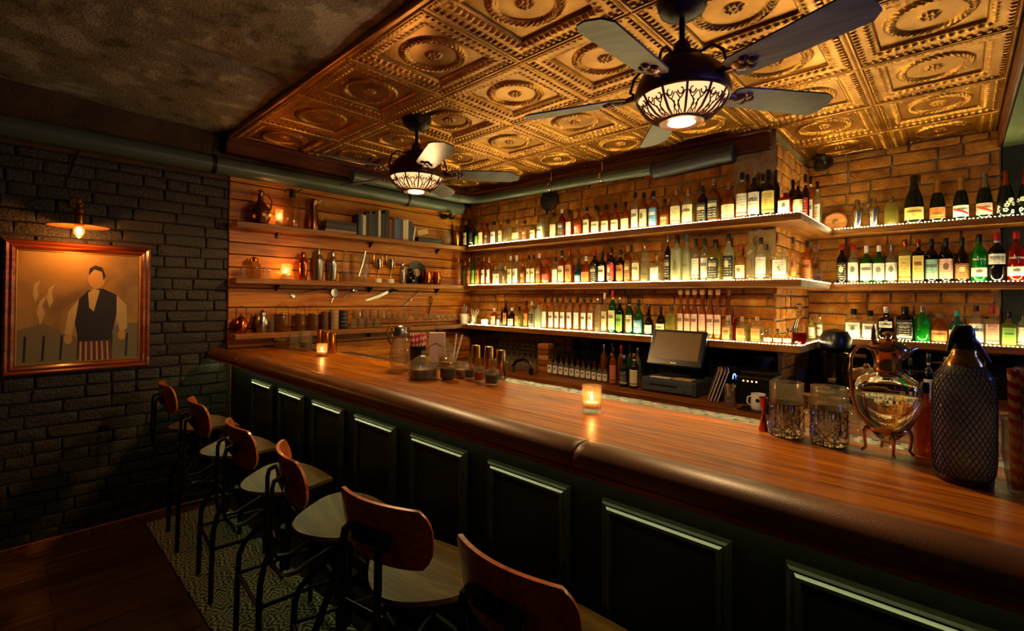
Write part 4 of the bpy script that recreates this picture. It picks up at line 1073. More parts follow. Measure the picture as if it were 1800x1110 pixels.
# ---------- plank shelf, middle
for k, (px, tp, w_, lb) in enumerate(((427, 470, 12, 'small clear glass at the dark end of the middle plank shelf'), (469, 470, 13, 'small clear glass left of the candle on middle plank shelf'))):
    P, H, r = onleft(px, tp, w_, 1); glass(P, H, r, lb)
P, H, r = onleft(447, 450, 24, 1)
spin('lidded_jar', 'round glass jar with copper lid on the middle plank shelf', 'jar', P, H, r, [('jar', 'smoke_glass', [(0, 0), (.85, 0), (1, .08), (1, .58), (.72, .72), (.62, .76)]), ('lid', 'copper', [(.66, .75), (.66, .86), (.4, .92), (.16, .94), (.14, 1), (0, 1)])])
P, H, r = onleft(503, 464, 21, 1); candle(P, H, r, 'bright tea light in a bulb glass on the middle plank shelf', power=2.6)
for px, tp, w_, mt, lb in ((533, 443, 19, 'copper', 'smooth copper shaker beside the candle'), (560, 437, 20, 'brushed', 'tall ribbed silver shaker on middle plank shelf'), (585, 441, 18, 'steel', 'hammered silver shaker next to the clear bottle'), (708, 461, 11, 'steel', 'small silver shaker between trophies and record')):
    P, H, r = onleft(px, tp, w_, 1); shaker(P, H, r, lb, mt)
P, H, r = onleft(608, 437, 14, 1)
spin('decanter', 'clear glass carafe with stopper behind the shakers', 'decanter', P, H, r, [('body', 'thin_glass', [(0, 0), (.95, 0), (1, .03), (1, .55), (.5, .72), (.4, .85)]), ('stopper', 'thin_glass', [(.36, .84), (.5, .9), (.36, 1), (0, 1)]), ('liquid', 'smoke_glass', [(0, .02), (.92, .02), (.92, .3), (0, .3)])])
P, H, r = onleft(634, 448, 34, 1)
spin('glass_ice_bucket', 'wide clear glass bucket holding a metal scoop', 'bucket', P, H, r, [('bucket', 'thin_glass', TUMB), ('scoop', 'steel', 'tube', [(0, -.2, .2), (0, .3, .7), (0, .6, 1.15)], .07)])
for px, lb in ((665, 'silver trophy cup beside the glass bucket'), (687, 'silver trophy cup nearest the record')):
    P, H, r = onleft(px, 456, 13, 1)
    t = spin('trophy_cup', lb, 'trophy', P, H, r, [('plinth', 'white_ceramic', [(0, 0), (.8, 0), (.8, .14), (.66, .18), (0, .18)], {'sq': 6, 'n': 28}), ('stem', 'brass', [(.3, .18), (.16, .28), (.14, .42), (.26, .55)]),
        ('cup', 'chrome', [(.24, .55), (.6, .64), (.92, .80), (1, 1), (.94, 1), (.5, .68), (0, .62)])], 'pair of trophies')
    for s_ in (-1, 1): MB().tube([(0, s_*r*.5, H*.60), (0, s_*r*1.15, H*.70), (0, s_*r*1.38, H*.98), (0, s_*r*1.3, H*1.22)], [r*.12, r*.2, r*.2, r*.05], 8).build('wing_handle', 'brass', t)
P, H, r = onleft(722, 473, 16, 1, -3.94)
spin('dark_glass_jug', 'dark glass jug in front of the vinyl record', 'jug', P, H, r, [('body', 'bottle_black', [(0, 0), (.9, 0), (1, .1), (1, .5), (.7, .7), (.62, .95), (.7, 1)]), ('handle', 'bottle_black', 'tube', [(0, .7, .9), (0, 1.3, .8), (0, 1.2, .4), (0, .9, .3)], .1)])
Pv = at(733, 474, x=-4.02); R_ = 20*ps(Pv)*1.02
t = thing('vinyl_record', 'black vinyl record propped against the planks', 'record', (-4.032, Pv.y, SH[1]))
T = Matrix.Translation((.012, 0, R_)) @ Matrix.Rotation(PI/2-.08, 4, 'Y')
MB().lathe([(0, 0), (R_, 0), (R_, .002), (0, .002)], 40, T=T).build('disc', 'vinyl', t); MB().lathe([(0, .0021), (R_*.33, .0021), (R_*.33, .0026), (0, .0026)], 24, T=T).build('centre_label', 'paper_tan', t)
for px, w_, lb in ((750, 18, 'copper mug beside the vinyl record'), (768, 14, 'copper mug next to the decanter')):
    P, H, r = onleft(px, 478, w_, 1)
    spin('copper_mug', lb, 'mug', P, H, r*.95, [('cup', 'copper', [(0, 0), (.9, 0), (1, .05), (1, 1), (.94, 1), (.9, .08), (0, .06)]), ('handle', 'copper', 'tube', [(.1, .95, .82), (.1, 1.5, .78), (.1, 1.55, .40), (.1, .95, .25)], .10)], 'copper mugs')
P, H, r = onleft(789, 459, 30, 1)
spin('ship_decanter', 'wide-based glass decanter with ring stopper', 'decanter', P, H, r, [('body', 'thin_glass', [(0, 0), (.95, 0), (1, .06), (.7, .18), (.24, .32), (.2, .66), (.3, .70)]), ('stopper', 'thin_glass', 'tube', [(0, .22*cos(q), .84+.13*sin(q)) for q in np.linspace(-PI/2, 1.5*PI, 13)], .06)])
P, H, r = onleft(806, 452, 10, 1); bottle(P, H, r, 't', 'p', 'n', 'g', 'slender pale gold bottle in the shelf corner', 'corner bottles')
# ---------- tools hanging on the planks
def hang(name, label, pts, r, mat, extra=()):
    Q = [at(px, py, x=XL+.03) for px, py in pts]; o = Q[0]
    t = thing(name, label, 'bar tool', o, 0, 'bar tools hung on the planks')
    MB().tube([q-o for q in Q], r, 8).build('handle', mat, t)
    for nm, m_, px, py, prof, flat in extra:
        q = at(px, py, x=XL+.03)-o; MB().lathe(prof, 16, T=Matrix.Translation(q) @ Matrix.Rotation(PI/2, 4, 'Y')).build(nm, m_, t)
    return t
hang('bar_spoon', 'long thin bar spoon hung slanting on the planks', [(576, 507), (545, 512), (517, 518)], .004, 'steel', [('bowl', 'steel', 515, 519, [(0, -.008), (.018, -.002), (.02, .002), (0, -.003)], 0)])
hang('strainer', 'round cocktail strainer hung above the glass jars', [(582, 533), (586, 524)], .006, 'steel', [('disc', 'steel', 588, 515, [(0, -.004), (.035, -.003), (.036, .004), (.028, .003), (0, .0)], 0)])
hang('julep_strainer', 'small strainer spoon hung between round strainer and knife', [(604, 524), (618, 514)], .005, 'steel', [('bowl', 'steel', 624, 511, [(0, -.012), (.02, -.004), (.022, .002), (0, -.004)], 0)])
Q = [at(px, py, x=XL+.025) for px, py in ((639, 528), (646, 530), (668, 523), (684, 515), (682, 511), (662, 520))]; o = Q[0]
t = thing('bar_knife', 'curved silver knife with dark handle hung on the planks', 'bar tool', o, 0, 'bar tools hung on the planks')
MB().prism([((q-o).y, (q-o).z) for q in Q], 0, .003, 'x').build('blade', 'steel', t, smooth=0); MB().tube([at(683, 514, x=XL+.027)-o, at(692, 510, x=XL+.027)-o, at(700, 512, x=XL+.027)-o], [.010, .012, .008], 8).build('handle', 'black_plastic', t)
t = hang('ice_fork', 'short pronged spatula hung at the end of the tool row', [(739, 511), (728, 522), (719, 530)], .005, 'steel'); o = at(739, 511, x=XL+.03)
for d in (-3, -1, 1, 3): MB().tube([at(719+d, 530-d*.6, x=XL+.03)-o, at(713+d, 537-d*.4, x=XL+.03)-o], .003, 6).build('prong', 'steel', t)
t = hang('whisk', 'dark wire whisk hung near the corner above the stem glasses', [(757, 536), (753, 552)], .006, 'iron'); o = at(757, 536, x=XL+.03)
for k in range(4):
    a = PI*k/4; MB().tube([(.02*sin(q)*cos(a), .02*sin(q)*sin(a), .09*(1-cos(q))/2) for q in np.linspace(0, 2*PI, 17)], .0015, 5).build('wire_loop', 'iron', t)
# ---------- plank shelf, lower
P, H, r = onleft(424, 550, 27, 2)
spin('copper_kettle', 'shiny round copper kettle with hoop handle', 'kettle', P, H*1.0, r, [('body', 'copper', [(0, 0), (.7, 0), (.95, .15), (1, .38), (.8, .66), (.4, .78)]), ('lid', 'copper', [(.42, .77), (.3, .84), (.08, .86), (.1, .94), (0, .96)]),
    ('hoop', 'iron', 'tube', [(0, -.7, .7), (0, -.7, 1.2), (0, .0, 1.32), (0, .7, 1.2), (0, .7, .7)], .05), ('spout', 'copper', 'tube', [(0, .85, .3), (0, 1.3, .6), (0, 1.5, .9)], .12)])
P, H, r = onleft(461, 544, 24, 2)
spin('round_jar', 'silvery round lidded jar beside the kettle', 'jar', P, H, r, [('body', 'steel', [(0, 0), (.7, 0), (1, .25), (1, .5), (.75, .72), (.6, .78)]), ('lid', 'steel', [(.64, .77), (.6, .86), (.2, .93), (.1, 1), (0, 1)])])
P, H, r = onleft(478, 556, 10, 2); glass(P, H, r, 'small sparkling glass between jar and bail jar')
for px, w_, lb in ((496, 29, 'wide glass bail jar with wire handle'), (528, 21, 'middle of the three glass bail jars'), (551, 21, 'glass bail jar beside the tiki cups')):
    P, H, r = onleft(px, 551, w_*.95, 2)
    spin('bail_jar', lb, 'jar', P, H, r, [('jar', 'smoke_glass', [(0, 0), (.92, 0), (1, .08), (1, .75), (.88, .9), (.88, 1), (.8, 1), (.9, .75), (.85, .1), (0, .08)]), ('rim', 'brass', [(.9, .93), (.93, .96), (.9, 1)]),
        ('wire_handle', 'iron', 'tube', [(0, -.9, .9), (0, -.75, 1.35), (0, 0, 1.62), (0, .75, 1.35), (0, .9, .9)], .035)], 'glass bail jars')
plain('tiki_brown', '#5e3616', .5); plain('tiki_dark', '#1e1c18', .45)
for px, tp, w_, m_, lb in ((571, 548, 14, 'tiki_brown', 'brown bamboo cup on the lower plank shelf'), (588, 545, 16, 'book_tan', 'tan and dark carved cup on the lower plank shelf'), (604, 546, 16, 'tiki_dark', 'dark cup with pale rings on the lower plank shelf')):
    P, H, r = onleft(px, tp, w_, 2)
    t = spin('tiki_cup', lb, 'cup', P, H, r, [('cup', m_, [(0, 0), (.92, 0), (1, .05), (.96, .5), (1, .95), (.98, 1), (.9, .98), (.86, .1), (0, .08)])], 'tiki cups')
    for k in range(4): MB().tube([(r*.99*cos(q), r*.99*sin(q), H*(.2+.2*k)) for q in np.linspace(0, 2*PI, 24, endpoint=False)], r*.035, 5, True).build('ring', 'paper_tan' if m_ == 'tiki_dark' else 'tiki_dark', t)
gi = 0
for j, (tp, ps_) in enumerate(((561, (622, 636, 650, 664)), (546, (629, 643, 657, 671)))):
    for px in ps_:
        P, H, r = onleft(px, 561, 13.5, 2); gi += 1
        if j: P.z += H+.001
        glass(P, H, r, 'cut tumbler, %s from left in the %s layer beside the tiki cups' % (ordinal(gi-4*j), 'upper' if j else 'lower'), group='stacked tumblers on the lower plank shelf')
for k, px in enumerate((684, 694, 704, 714, 732, 748, 758, 768, 778, 788, 798)):
    P, H, r = onleft(px, 548 if k < 5 else 552, 10, 2, -3.955); glass(P, H, r, 'stem glass, %s from left on the lower plank shelf' % ordinal(k+1), 'stem', 'stem glasses on the lower plank shelf')
# ---------- straws, mugs and decanters on the back shelves
P, H, r = onrow(816, 552, 17, 2, 3.53)
t = spin('straw_mug', 'enamel mug of straws at the corner of the lower shelf', 'mug', P, H, r, [('cup', 'white_ceramic', CUP), ('handle', 'white_ceramic', 'tube', [(.9, 0, .8), (1.5, 0, .75), (1.4, 0, .3), (.9, 0, .25)], .1)])
for k in range(5): MB().tube([(0, 0, H*.2), (r*(.4*(k-2)), r*.2*(k % 2), H*(1.7+.15*(k % 3)))], .0028, 6).build('straw', 'paper_white', t)
P, H, r = onrow(833, 556, 13, 2, 3.53)
t = spin('straw_glass', 'glass of pale straws on the lower back shelf', 'glass', P, H, r, [('glass', 'thin_glass', TUMB)])
for k in range(5): MB().tube([(-r*.3, 0, H*.2), (r*(.7*(k-1.6)), r*.1*k, H*(1.9-.1*(k % 3)))], .0028, 6).build('straw', 'paper_white', t)
P, H, r = onrow(853, 558, 13, 2, 3.52)
spin('small_mug', 'small enamel mug with hanging spoon, lower back shelf', 'mug', P, H*.75, r, [('cup', 'white_ceramic', CUP), ('handle', 'white_ceramic', 'tube', [(-.9, 0, .8), (-1.5, 0, .75), (-1.4, 0, .3), (-.9, 0, .25)], .1), ('spoon', 'steel', 'tube', [(0, 0, .2), (.3, .1, 1.3)], .08)])
def cutdec(P, H, r, label, liquid=None):
    t = spin('crystal_decanter', label, 'decanter', P, H, r, [('body', 'cut_glass', [(0, 0), (.85, 0), (1, .08), (1, .40), (.7, .55), (.36, .64), (.36, .70), (.46, .74)], {'lobes': 12, 'amp': .04, 'n': 48, 'sm': 20}),
        ('stopper', 'cut_glass', [(.3, .72), (.3, .78), (.62, .86), (.6, .94), (.3, 1), (0, 1)], {'lobes': 8, 'amp': .06, 'n': 32, 'sm': 20})]+([('liquid', 'bottle_red', [(0, .03), (.8, .04), (.9, .1), (.9, .3), (0, .3)])] if liquid else []), 'crystal decanters'); return t
P, H, r = onrow(1405, 534, 24, 2, 3.55); cutdec(P, H, r, 'crystal decanter with red spirit on the lower shelf corner', True)
for px, tp, w_, s_, lb in ((1456, 538, 21, 2, 'crystal decanter in the lower corner beside the alcove'), (1434, 428, 20, 1, 'tall crystal decanter on middle corner shelf'), (1452, 448, 22, 1, 'broad crystal decanter nearest the vermouth bottles')):
    P = at(px, tp, x=-.81); cutdec(Vector((P.x, P.y, SH[s_])), P.z-SH[s_], w_*ps(P)/2*.9, lb)
for px, tp, w_, g_, lb in ((1427, 558, 12, 'y', 'yellowish small bottle on the lower corner shelf'), (1441, 552, 11, 'c', 'clear small bottle with white label, lower corner shelf')):
    P = at(px, tp, x=-.79); bottle(Vector((P.x, P.y, SH[2])), P.z-SH[2], w_*ps(P)/2*.9, 'w', g_, 'w', 's', lb, 'corner bottles', -.4)
P = at(1419, 424, x=-.80); bottle(Vector((P.x, P.y, SH[1])), P.z-SH[1], .032, 'w', 'a', 'o', 'k', 'amber bottle with orange label before the crystal decanters', 'corner bottles', -.4)
for k, px in enumerate((1350, 1367, 1384)):
    P, H, r = onrow(px, 578, 15, 2, 3.51); bottle(P, H, r, 'r', 'p', 'c', 's', 'little round flask with gold oval label, %s of three' % ('left', 'middle', 'right')[k], 'little round flasks')
Pw = at(1470, 378, y=4.62); R_ = 17*ps(Pw)
t = thing('carved_plaque', 'round carved wooden plaque beside the silver shakers', 'plaque', (Pw.x, 4.60, SH[0]))
T = Matrix.Translation((0, 0, R_)) @ Matrix.Rotation(PI/2, 4, 'X')
MB().lathe([(0, 0), (R_, 0), (R_, .012), (R_*.86, .018), (R_*.66, .012), (0, .012)], 32, T=T).build('disc', 'block_wood', t); MB().lathe([(0, .012), (R_*.3, .013), (R_*.2, .018), (0, .02)], 12, T=T).build('emblem', 'tan_candy', t)
for px, tp, w_, lb in ((1507, 351, 20, 'smooth silver shaker on the upper alcove shelf'), (1536, 348, 20, 'ribbed silver shaker beside the champagne')):
    P, H, r = onrow(px, tp, w_, 0, YA); t = shaker(P, H, r, lb, 'steel')
    if px > 1520:
        for k in range(6): MB().tube([(r*(.80+.035*k)*cos(q), r*(.80+.035*k)*sin(q), H*(.1+.08*k)) for q in np.linspace(0, 2*PI, 24, endpoint=False)], r*.05, 5, True).build('rib', 'steel', t)
P, H, r = onrow(1567, 344, 25, 0, YA)
spin('glass_shaker', 'cut glass shaker with steel cap next to the magnum', 'shaker', P, H, r, [('body', 'bottle_pale_yellow', [(0, 0), (.95, 0), (1, .04), (1, .62), (.85, .72), (.5, .78)], {'lobes': 16, 'amp': .03, 'n': 48, 'sm': 20}), ('collar', 'steel', [(.55, .77), (.5, .84), (.3, .88)]), ('cap', 'steel', [(.3, .87), (.3, .97), (0, 1)])])
# ---------- small speakers / cameras on the walls
def speaker(c, rot, r, label):
    t = thing('wall_speaker', label, 'speaker', c); t.rotation_euler = rot
    MB().box((0, .04, 0), (r*1.4, .08, r*1.4), ch=.01).build('bracket', 'black_plastic', t)
    T = Matrix.Translation((r*.9, -.02, .0)) @ Matrix.Rotation(PI/2, 4, 'X')
    MB().lathe([(0, 0), (r*.9, 0), (r, .02), (r*.95, .045), (r*.5, .035), (r*.3, .03), (0, .03)], 24, T=T).build('housing', 'black_plastic', t)
    MB().lathe([(0, .03), (r*.25, .031), (r*.18, .04), (0, .044)], 12, T=T).build('lens', 'steel', t)
    return t
P = at(1440, 290, y=4.60); speaker((P.x, 4.60, P.z), (0, 0, .0), .055, 'black round speaker high on the alcove brick')
P = at(784, 381, x=XL+.09); speaker((XL+.10, P.y, P.z), (0, 0, PI/2), .035, 'tiny black speaker at the end of the plank wall')
P = at(965, 352, y=3.66)
t = thing('hanging_basket_lid', 'dark woven round lid hung behind the upper bottles', 'wall ornament', (P.x, 3.665, P.z)); T = Matrix.Rotation(PI/2, 4, 'X'); R_ = 19*ps(P)
MB().lathe([(0, 0), (R_, 0), (R_, .012), (R_*.8, .02), (0, .026)], 28, T=T).build('lid', 'tiki_dark', t)
for k in range(5): MB().tube([(R_*(.2+.17*k)*cos(q), -.024+.002*k, R_*(.2+.17*k)*sin(q)) for q in np.linspace(0, 2*PI, 24, endpoint=False)], .003, 5, True).build('coil', 'black_plastic', t)

# ================================================================== THINGS ON THE BAR
RY = YAW                    # local +x runs across the picture
def straw_mat(name, red, white, k):
    m, nt, b = newmat(name); tc = N(nt, 'ShaderNodeTexCoord'); sp = N(nt, 'ShaderNodeSeparateXYZ'); L = nt.links.new; L(tc.outputs['Object'], sp.inputs[0])
    at_ = N(nt, 'ShaderNodeMath', operation='ARCTAN2'); L(sp.outputs[1], at_.inputs[0]); L(sp.outputs[0], at_.inputs[1])
    d = N(nt, 'ShaderNodeMath', operation='DIVIDE'); L(at_.outputs[0], d.inputs[0]); d.inputs[1].default_value = 2*PI
    ma = N(nt, 'ShaderNodeMath', operation='MULTIPLY_ADD'); L(sp.outputs[2], ma.inputs[0]); ma.inputs[1].default_value = k; L(d.outputs[0], ma.inputs[2])
    fr = N(nt, 'ShaderNodeMath', operation='FRACT'); L(ma.outputs[0], fr.inputs[0])
    r = ramp(nt, fr.outputs[0], [(.0, C(red)), (.5, C(white))]); r.color_ramp.interpolation = 'CONSTANT'; L(r.outputs[0], b.inputs['Base Color']); setp(b, Roughness=.5)
straw_mat('straw_stripe', '#c0180c', '#e8dcc0', 38.); straw_mat('straw_stripe_small', '#c81a0e', '#ecd8c0', 30.)
def straw_mesh(L, r, mat):
    return MB().lathe([(r, 0), (r, L), (r*.8, L), (r*.8, .004), (0, .004)], 10).mesh('paper_straw', mat)
def put_straw(me, base, tip, label, group, name='paper_straw'):
    o = obj(name, me, None, base); d = Vector(tip)-Vector(base); o.rotation_euler = d.to_track_quat('Z', 'Y').to_euler(); tag(o, label, 'straw', group); return o
# left end
P, H, r = onbar(494, 613, 593, 26)
spin('clip_jar', 'low clip-top jar at the far end of the bar', 'jar', P, H, r, [('jar', 'smoke_glass', [(0, 0), (.9, 0), (1, .1), (1, .66), (.9, .72)]), ('lid', 'thin_glass', [(1, .76), (1, .86), (.7, .98), (0, 1)]), ('clip', 'steel', 'tube', [(-1.05, 0, .3), (-1.1, 0, .8), (-.9, 0, .9)], .06), ('seal', 'brass', [(1.02, .71), (1.05, .74), (1.02, .77)])])
P, H, r = onbar(517, 613, 586, 19); glass(P, H, r, 'clear tumbler between the clip jar and dark mixing glass')
P, H, r = onbar(538, 617, 582, 24)
spin('mixing_glass', 'small mixing glass with dark drink near the gold tins', 'glass', P, H, r, [('glass', 'thin_glass', TUMB), ('drink', 'bottle_dark_brown', [(0, .15), (.82, .15), (.86, .42), (0, .42)])])
for k, (px, ft, tp) in enumerate(((563, 616, 580), (576, 618, 584), (587, 621, 587))):
    P, H, r = onbar(px, ft, tp, 13)
    spin('shaker_tin', 'gold shaker tin, %s of three at the far bar end' % ('left', 'middle', 'right')[k], 'shaker tin', P, H, r, [('cup', 'brass', TIN), ('rim', 'brass', [(1., .97), (1.05, .985), (1., 1)])], 'gold shaker tins at the far bar end')
P, H, r = onbar(566, 626, 604, 20); candle(P, H, r, 'candle glass in front of the gold tins, far bar end', power=1.2)
# centre group
P, H, r = onbar(702, 650, 572, 37)
spin('cut_glass_pitcher', 'cut glass pitcher with metal collar and curved handle', 'pitcher', P, H, r, [('body', 'thin_glass', [(0, .02), (.7, 0), (.78, .03), (1, .22), (.98, .36), (.74, .58), (.66, .74), (.6, .73), (.9, .34), (.9, .2), (.6, .06), (0, .05)], {'lobes': 18, 'amp': .025, 'n': 72, 'sm': 25}),
    ('collar', 'steel', [(.66, .72), (.72, .76), (.74, .90), (.6, .96), (.2, 1), (0, 1)]), ('handle', 'brass', 'tube', [(-.7, 0, .86), (-1.0, 0, 1.0), (-1.25, 0, .86), (-1.1, 0, .66), (-.8, 0, .56)], .09), ('spout', 'steel', 'tube', [(.6, 0, .86), (.9, 0, .92), (1.05, 0, .95)], .14)], rz=RY)
P, H, r = onbar(734, 652, 608, 30)
spin('straw_cup', 'dark cup packed with red and white paper straws', 'cup', P, H, r, [('cup', 'black_plastic', CUP)])
k_ = ps(P); sm = straw_mesh(.20, .0040, 'straw_stripe_small')
for i in range(26):
    a = i*2.4; q = math.sqrt((i+.5)/26)
    put_straw(sm, P+Vector((cos(a)*q*r*.55, sin(a)*q*r*.55, .012)), P+Vector((cos(a)*q*r*1.25, sin(a)*q*r*1.25, .3)), 'red and white striped straw packed in the dark bar cup', 'striped straws in the dark cup')
P, H, r = onbar(768, 640, 578, 30)
t = thing('napkin_holder', 'pale napkin stack in a wire holder behind the candy dish', 'napkin holder', P, RY)
MB().box((0, 0, H*.46), (r*1.9, .03, H*.86), ch=.002).build('napkins', 'paper_pink', t); MB().box((0, 0, .003), (r*2.1, .06, .006)).build('base', 'steel', t)
for s_ in (-1, 1): MB().tube([(-r*.9, s_*.022, .004), (-r*.9, s_*.022, H*.5), (0, s_*.022, H*.6), (r*.9, s_*.022, H*.5), (r*.9, s_*.022, .004)], .002, 6).build('wire', 'steel', t)
MB().tube([(-.012, 0, H*.9), (-.012, 0, H*1.0), (0, 0, H*1.06), (.012, 0, H*1.0), (.012, 0, H*.9)], .002, 6).build('loop', 'steel', t)
P, H, r = onbar(795, 655, 622, 16)
glass(P, H, r, 'small glass holding two clear straws', group='bar glasses'); cs = straw_mesh(.20, .0045, 'white_plastic')
for dx, tp in ((-.2, .5), (.2, 1.3)): put_straw(cs, P+RT*(dx*r*.6)+Vector((0, 0, .012)), P+RT*(tp*r*1.6)+Vector((0, 0, .2)), 'pale plastic straw in the small glass by the napkins, leaning %s' % ('less' if tp < 1 else 'more'), 'pale plastic straws')
def bonbon(P, H, r, label):
    return spin('candy_dish', label, 'candy dish', P, H, r, [('bowl', 'thin_glass', [(0, 0), (.86, 0), (.95, .06), (1, .46), (.94, .46), (.9, .08), (0, .06)], {'lobes': 28, 'amp': .025, 'n': 112, 'sm': 25}), ('sweets', 'candy', [(0, .06), (.84, .07), (.88, .36), (.5, .42), (0, .42)]),
        ('lid', 'thin_glass', [(1.02, .47), (1.0, .52), (.55, .74), (.2, .83), (0, .84)], {'lobes': 28, 'amp': .03, 'n': 112, 'sm': 25}), ('knob', 'thin_glass', [(.1, .83), (.17, .9), (.12, .97), (0, 1)])], 'lidded glass candy dishes')
P, H, r = onbar(744, 666, 616, 53); bonbon(P, H, r, 'ribbed glass candy dish with pointed lid, nearest of the two')
P, H, r = onbar(765, 650, 598, 34); bonbon(P+Vector((.0, .09, 0)), H*1.05, r, 'taller domed candy dish behind the ribbed one')
P, H, r = onbar(787, 668, 628, 28)
spin('cherry_jar', 'round glass jar of black cherries next to the candy dish', 'jar', P, H, r, [('jar', 'thin_glass', [(0, 0), (.75, 0), (1, .14), (1, .5), (.8, .66), (.76, .72)]), ('cherries', 'bottle_black', [(0, .03), (.7, .03), (.93, .15), (.93, .5), (0, .52)]), ('lid', 'thin_glass', [(.86, .72), (.9, .8), (.86, .9), (.5, .98), (0, 1)]), ('seal', 'brass', [(.88, .7), (.93, .74), (.88, .78)])])
P, H, r = onbar(811, 663, 636, 27)
spin('nut_jar', 'low glass jar of tan nuts behind the cherry jar', 'jar', P, H, r, [('jar', 'thin_glass', [(0, 0), (.9, 0), (1, .1), (1, .8), (.85, .95), (.85, 1), (.78, 1), (.92, .78), (.9, .12), (0, .08)]), ('nuts', 'tan_candy', [(0, .08), (.85, .1), (.88, .5), (0, .55)])])
for k, (px, ft, tp, w_) in enumerate(((824, 655, 608, 20), (847, 659, 611, 20), (868, 664, 617, 20))):
    P, H, r = onbar(px, ft, tp, w_); P = P+Vector((0, .05, 0))
    spin('upturned_tin', 'upturned gold shaker tin, %s of three behind the bitters' % ('left', 'middle', 'right')[k], 'shaker tin', P, H, r, [('cup', 'brass', [(1.0, 0), (1.02, .015), (.76, .97), (.70, 1), (0, 1)]), ('rim', 'brass', [(1., 0), (1.05, .015), (1., .03)])], 'upturned gold tins')
for k, (px, ft, tp, w_, lq, cn) in enumerate(((826, 668, 627, 17, 'bottle_black', 'black'), (843, 673, 629, 18, 'bottle_red', 'amber-red'), (865, 679, 631, 24, 'bottle_black', 'dark brown'))):
    P, H, r = onbar(px, ft, tp, w_)
    spin('bitters_bottle', 'dropper bottle of %s bitters, %s in the row of three' % (cn, ('left', 'middle', 'right')[k]), 'bottle', P, H, r, [('glass', 'thin_glass', [(0, 0), (.95, 0), (1, .05), (1, .5), (.85, .60), (.4, .66), (.36, .72)], {'sq': 6, 'n': 28}), ('liquid', lq, [(0, .12), (.88, .12), (.88, .42), (0, .42)], {'sq': 6, 'n': 28}),
        ('stopper', 'smoke_glass', [(.34, .71), (.42, .76), (.42, .82), (.55, .88), (.5, .96), (0, 1)])], 'bitters bottles', rz=.5)
# candle in the middle of the bar
P, H, r = onbar(1040, 724, 678, 35); candle(P, H, r, 'fluted candle glass alone in the middle of the bar', power=1.2)
# jigger, mixing glasses
P, H, r = onbar(1342, 757, 699, 18)
spin('jigger', 'copper hourglass jigger beside the mixing glasses', 'jigger', P, H, r, [('lower_cup', 'copper', [(0, .02), (1, 0), (1.02, .01), (.34, .48)]), ('waist', 'copper', [(.3, .46), (.36, .5), (.3, .54)]), ('upper_cup', 'copper', [(.34, .52), (.9, .98), (.92, 1), (.86, .99), (.28, .56), (0, .56)])], rz=0)
for px, ft, tp, w_, lb in ((1382, 765, 672, 62, 'cut crystal mixing glass next to the copper jigger'), (1457, 780, 680, 68, 'cut crystal mixing glass beside the silver jug')):
    P, H, r = onbar(px, ft, tp, w_)
    t = spin('crystal_mixing_glass', lb, 'mixing glass', P, H, r, [('glass', 'cut_glass', [(0, 0), (.90, 0), (.95, .03), (1, .5), (1, .62)], {'n': 72, 'lobes': 18, 'amp': .03, 'sm': 10}), ('rim', 'thin_glass', [(.99, .6), (1, 1), (.94, 1), (.93, .6)], {'n': 48}), ('hollow', 'cut_glass', [(0, .13), (.84, .15), (.93, .62)], {'n': 48})], 'crystal mixing glasses')
    cut = MB()
    for q in range(10):
        for s_ in (-1, 1):
            cut.tube([(r*1.0*cos(a), r*1.0*sin(a), z_) for a, z_ in ((2*PI*q/10+s_*.30*j, H*(.06+.09*j)) for j in range(6))], r*.045, 4)
    cut.build('cuts', 'cut_glass', t, smooth=0)
# inner ledge with rows of small glasses
t = thing('glass_ledge', 'inner service ledge carrying upturned glasses behind the bar', 'ledge', (-.42, 1.83, 0))
MB().box((.5, .17, 1.125), (1.0, .34, .03), ch=.003).build('ledge_board', 'counter_wood', t)
for x in (.05, .5, .95): MB().box((x, .17, .555), (.05, .30, 1.11)).build('upright', 'black_paint', t)
gi = 0
for j, y in enumerate((1.92, 2.02, 2.12)):
    for i in range(9):
        x = -.37+i*.085+(j % 2)*.03; gi += 1
        glass(Vector((x, y, 1.1405)), .115, .034, 'upturned stem glass, %s from left in the %s row behind the mixing glasses' % (ordinal(i+1), ('front', 'middle', 'rear')[j]), 'up', 'upturned glasses on the inner ledge')
# silver and copper claret jug
P, H, r = onbar(1560, 800, 582, 124)
P.z = ZBAR+.001; t = thing('claret_jug', 'glass claret jug on four legs with copper lid, spout and tall handle', 'jug', P, RY)
def sp(nm, mt, prof, **kw): return MB().lathe([(a*r, b_*H) for a, b_ in prof], kw.get('n', 40), **{k: v for k, v in kw.items() if k != 'n'}).build(nm, mt, t, smooth=kw.get('sm', 45) if False else 45)
sp('glass_body', 'jug_glass', [(0, .09), (.10, .09), (.30, .13), (.62, .22), (.92, .36), (1, .48), (.97, .55), (.84, .61), (.60, .645), (.42, .67), (.38, .70),
    (.34, .70), (.38, .66), (.58, .63), (.80, .598), (.93, .545), (.955, .48), (.88, .37), (.60, .24), (.28, .155), (0, .13)])
sp('water', 'water', [(0, .135), (.27, .16), (.59, .245), (.87, .372), (.94, .47), (0, .47)])
sp('neck_collar', 'jug_copper', [(.40, .665), (.44, .68), (.40, .72), (.42, .78), (.50, .83), (.60, .85), (.58, .86), (.48, .84)])
sp('lid', 'jug_copper', [(.62, .85), (.60, .875), (.44, .91), (.2, .93), (.06, .94)]); sp('finial', 'jug_copper', [(.06, .935), (.05, .95), (.14, .965), (.15, .98), (.08, .99), (0, 1)], n=14)
MB().tube([(r*.45, 0, H*.80), (r*.72, 0, H*.83), (r*.95, 0, H*.855), (r*1.10, 0, H*.86)], [r*.20, r*.14, r*.07, r*.025], 10).build('spout', 'jug_copper', t)
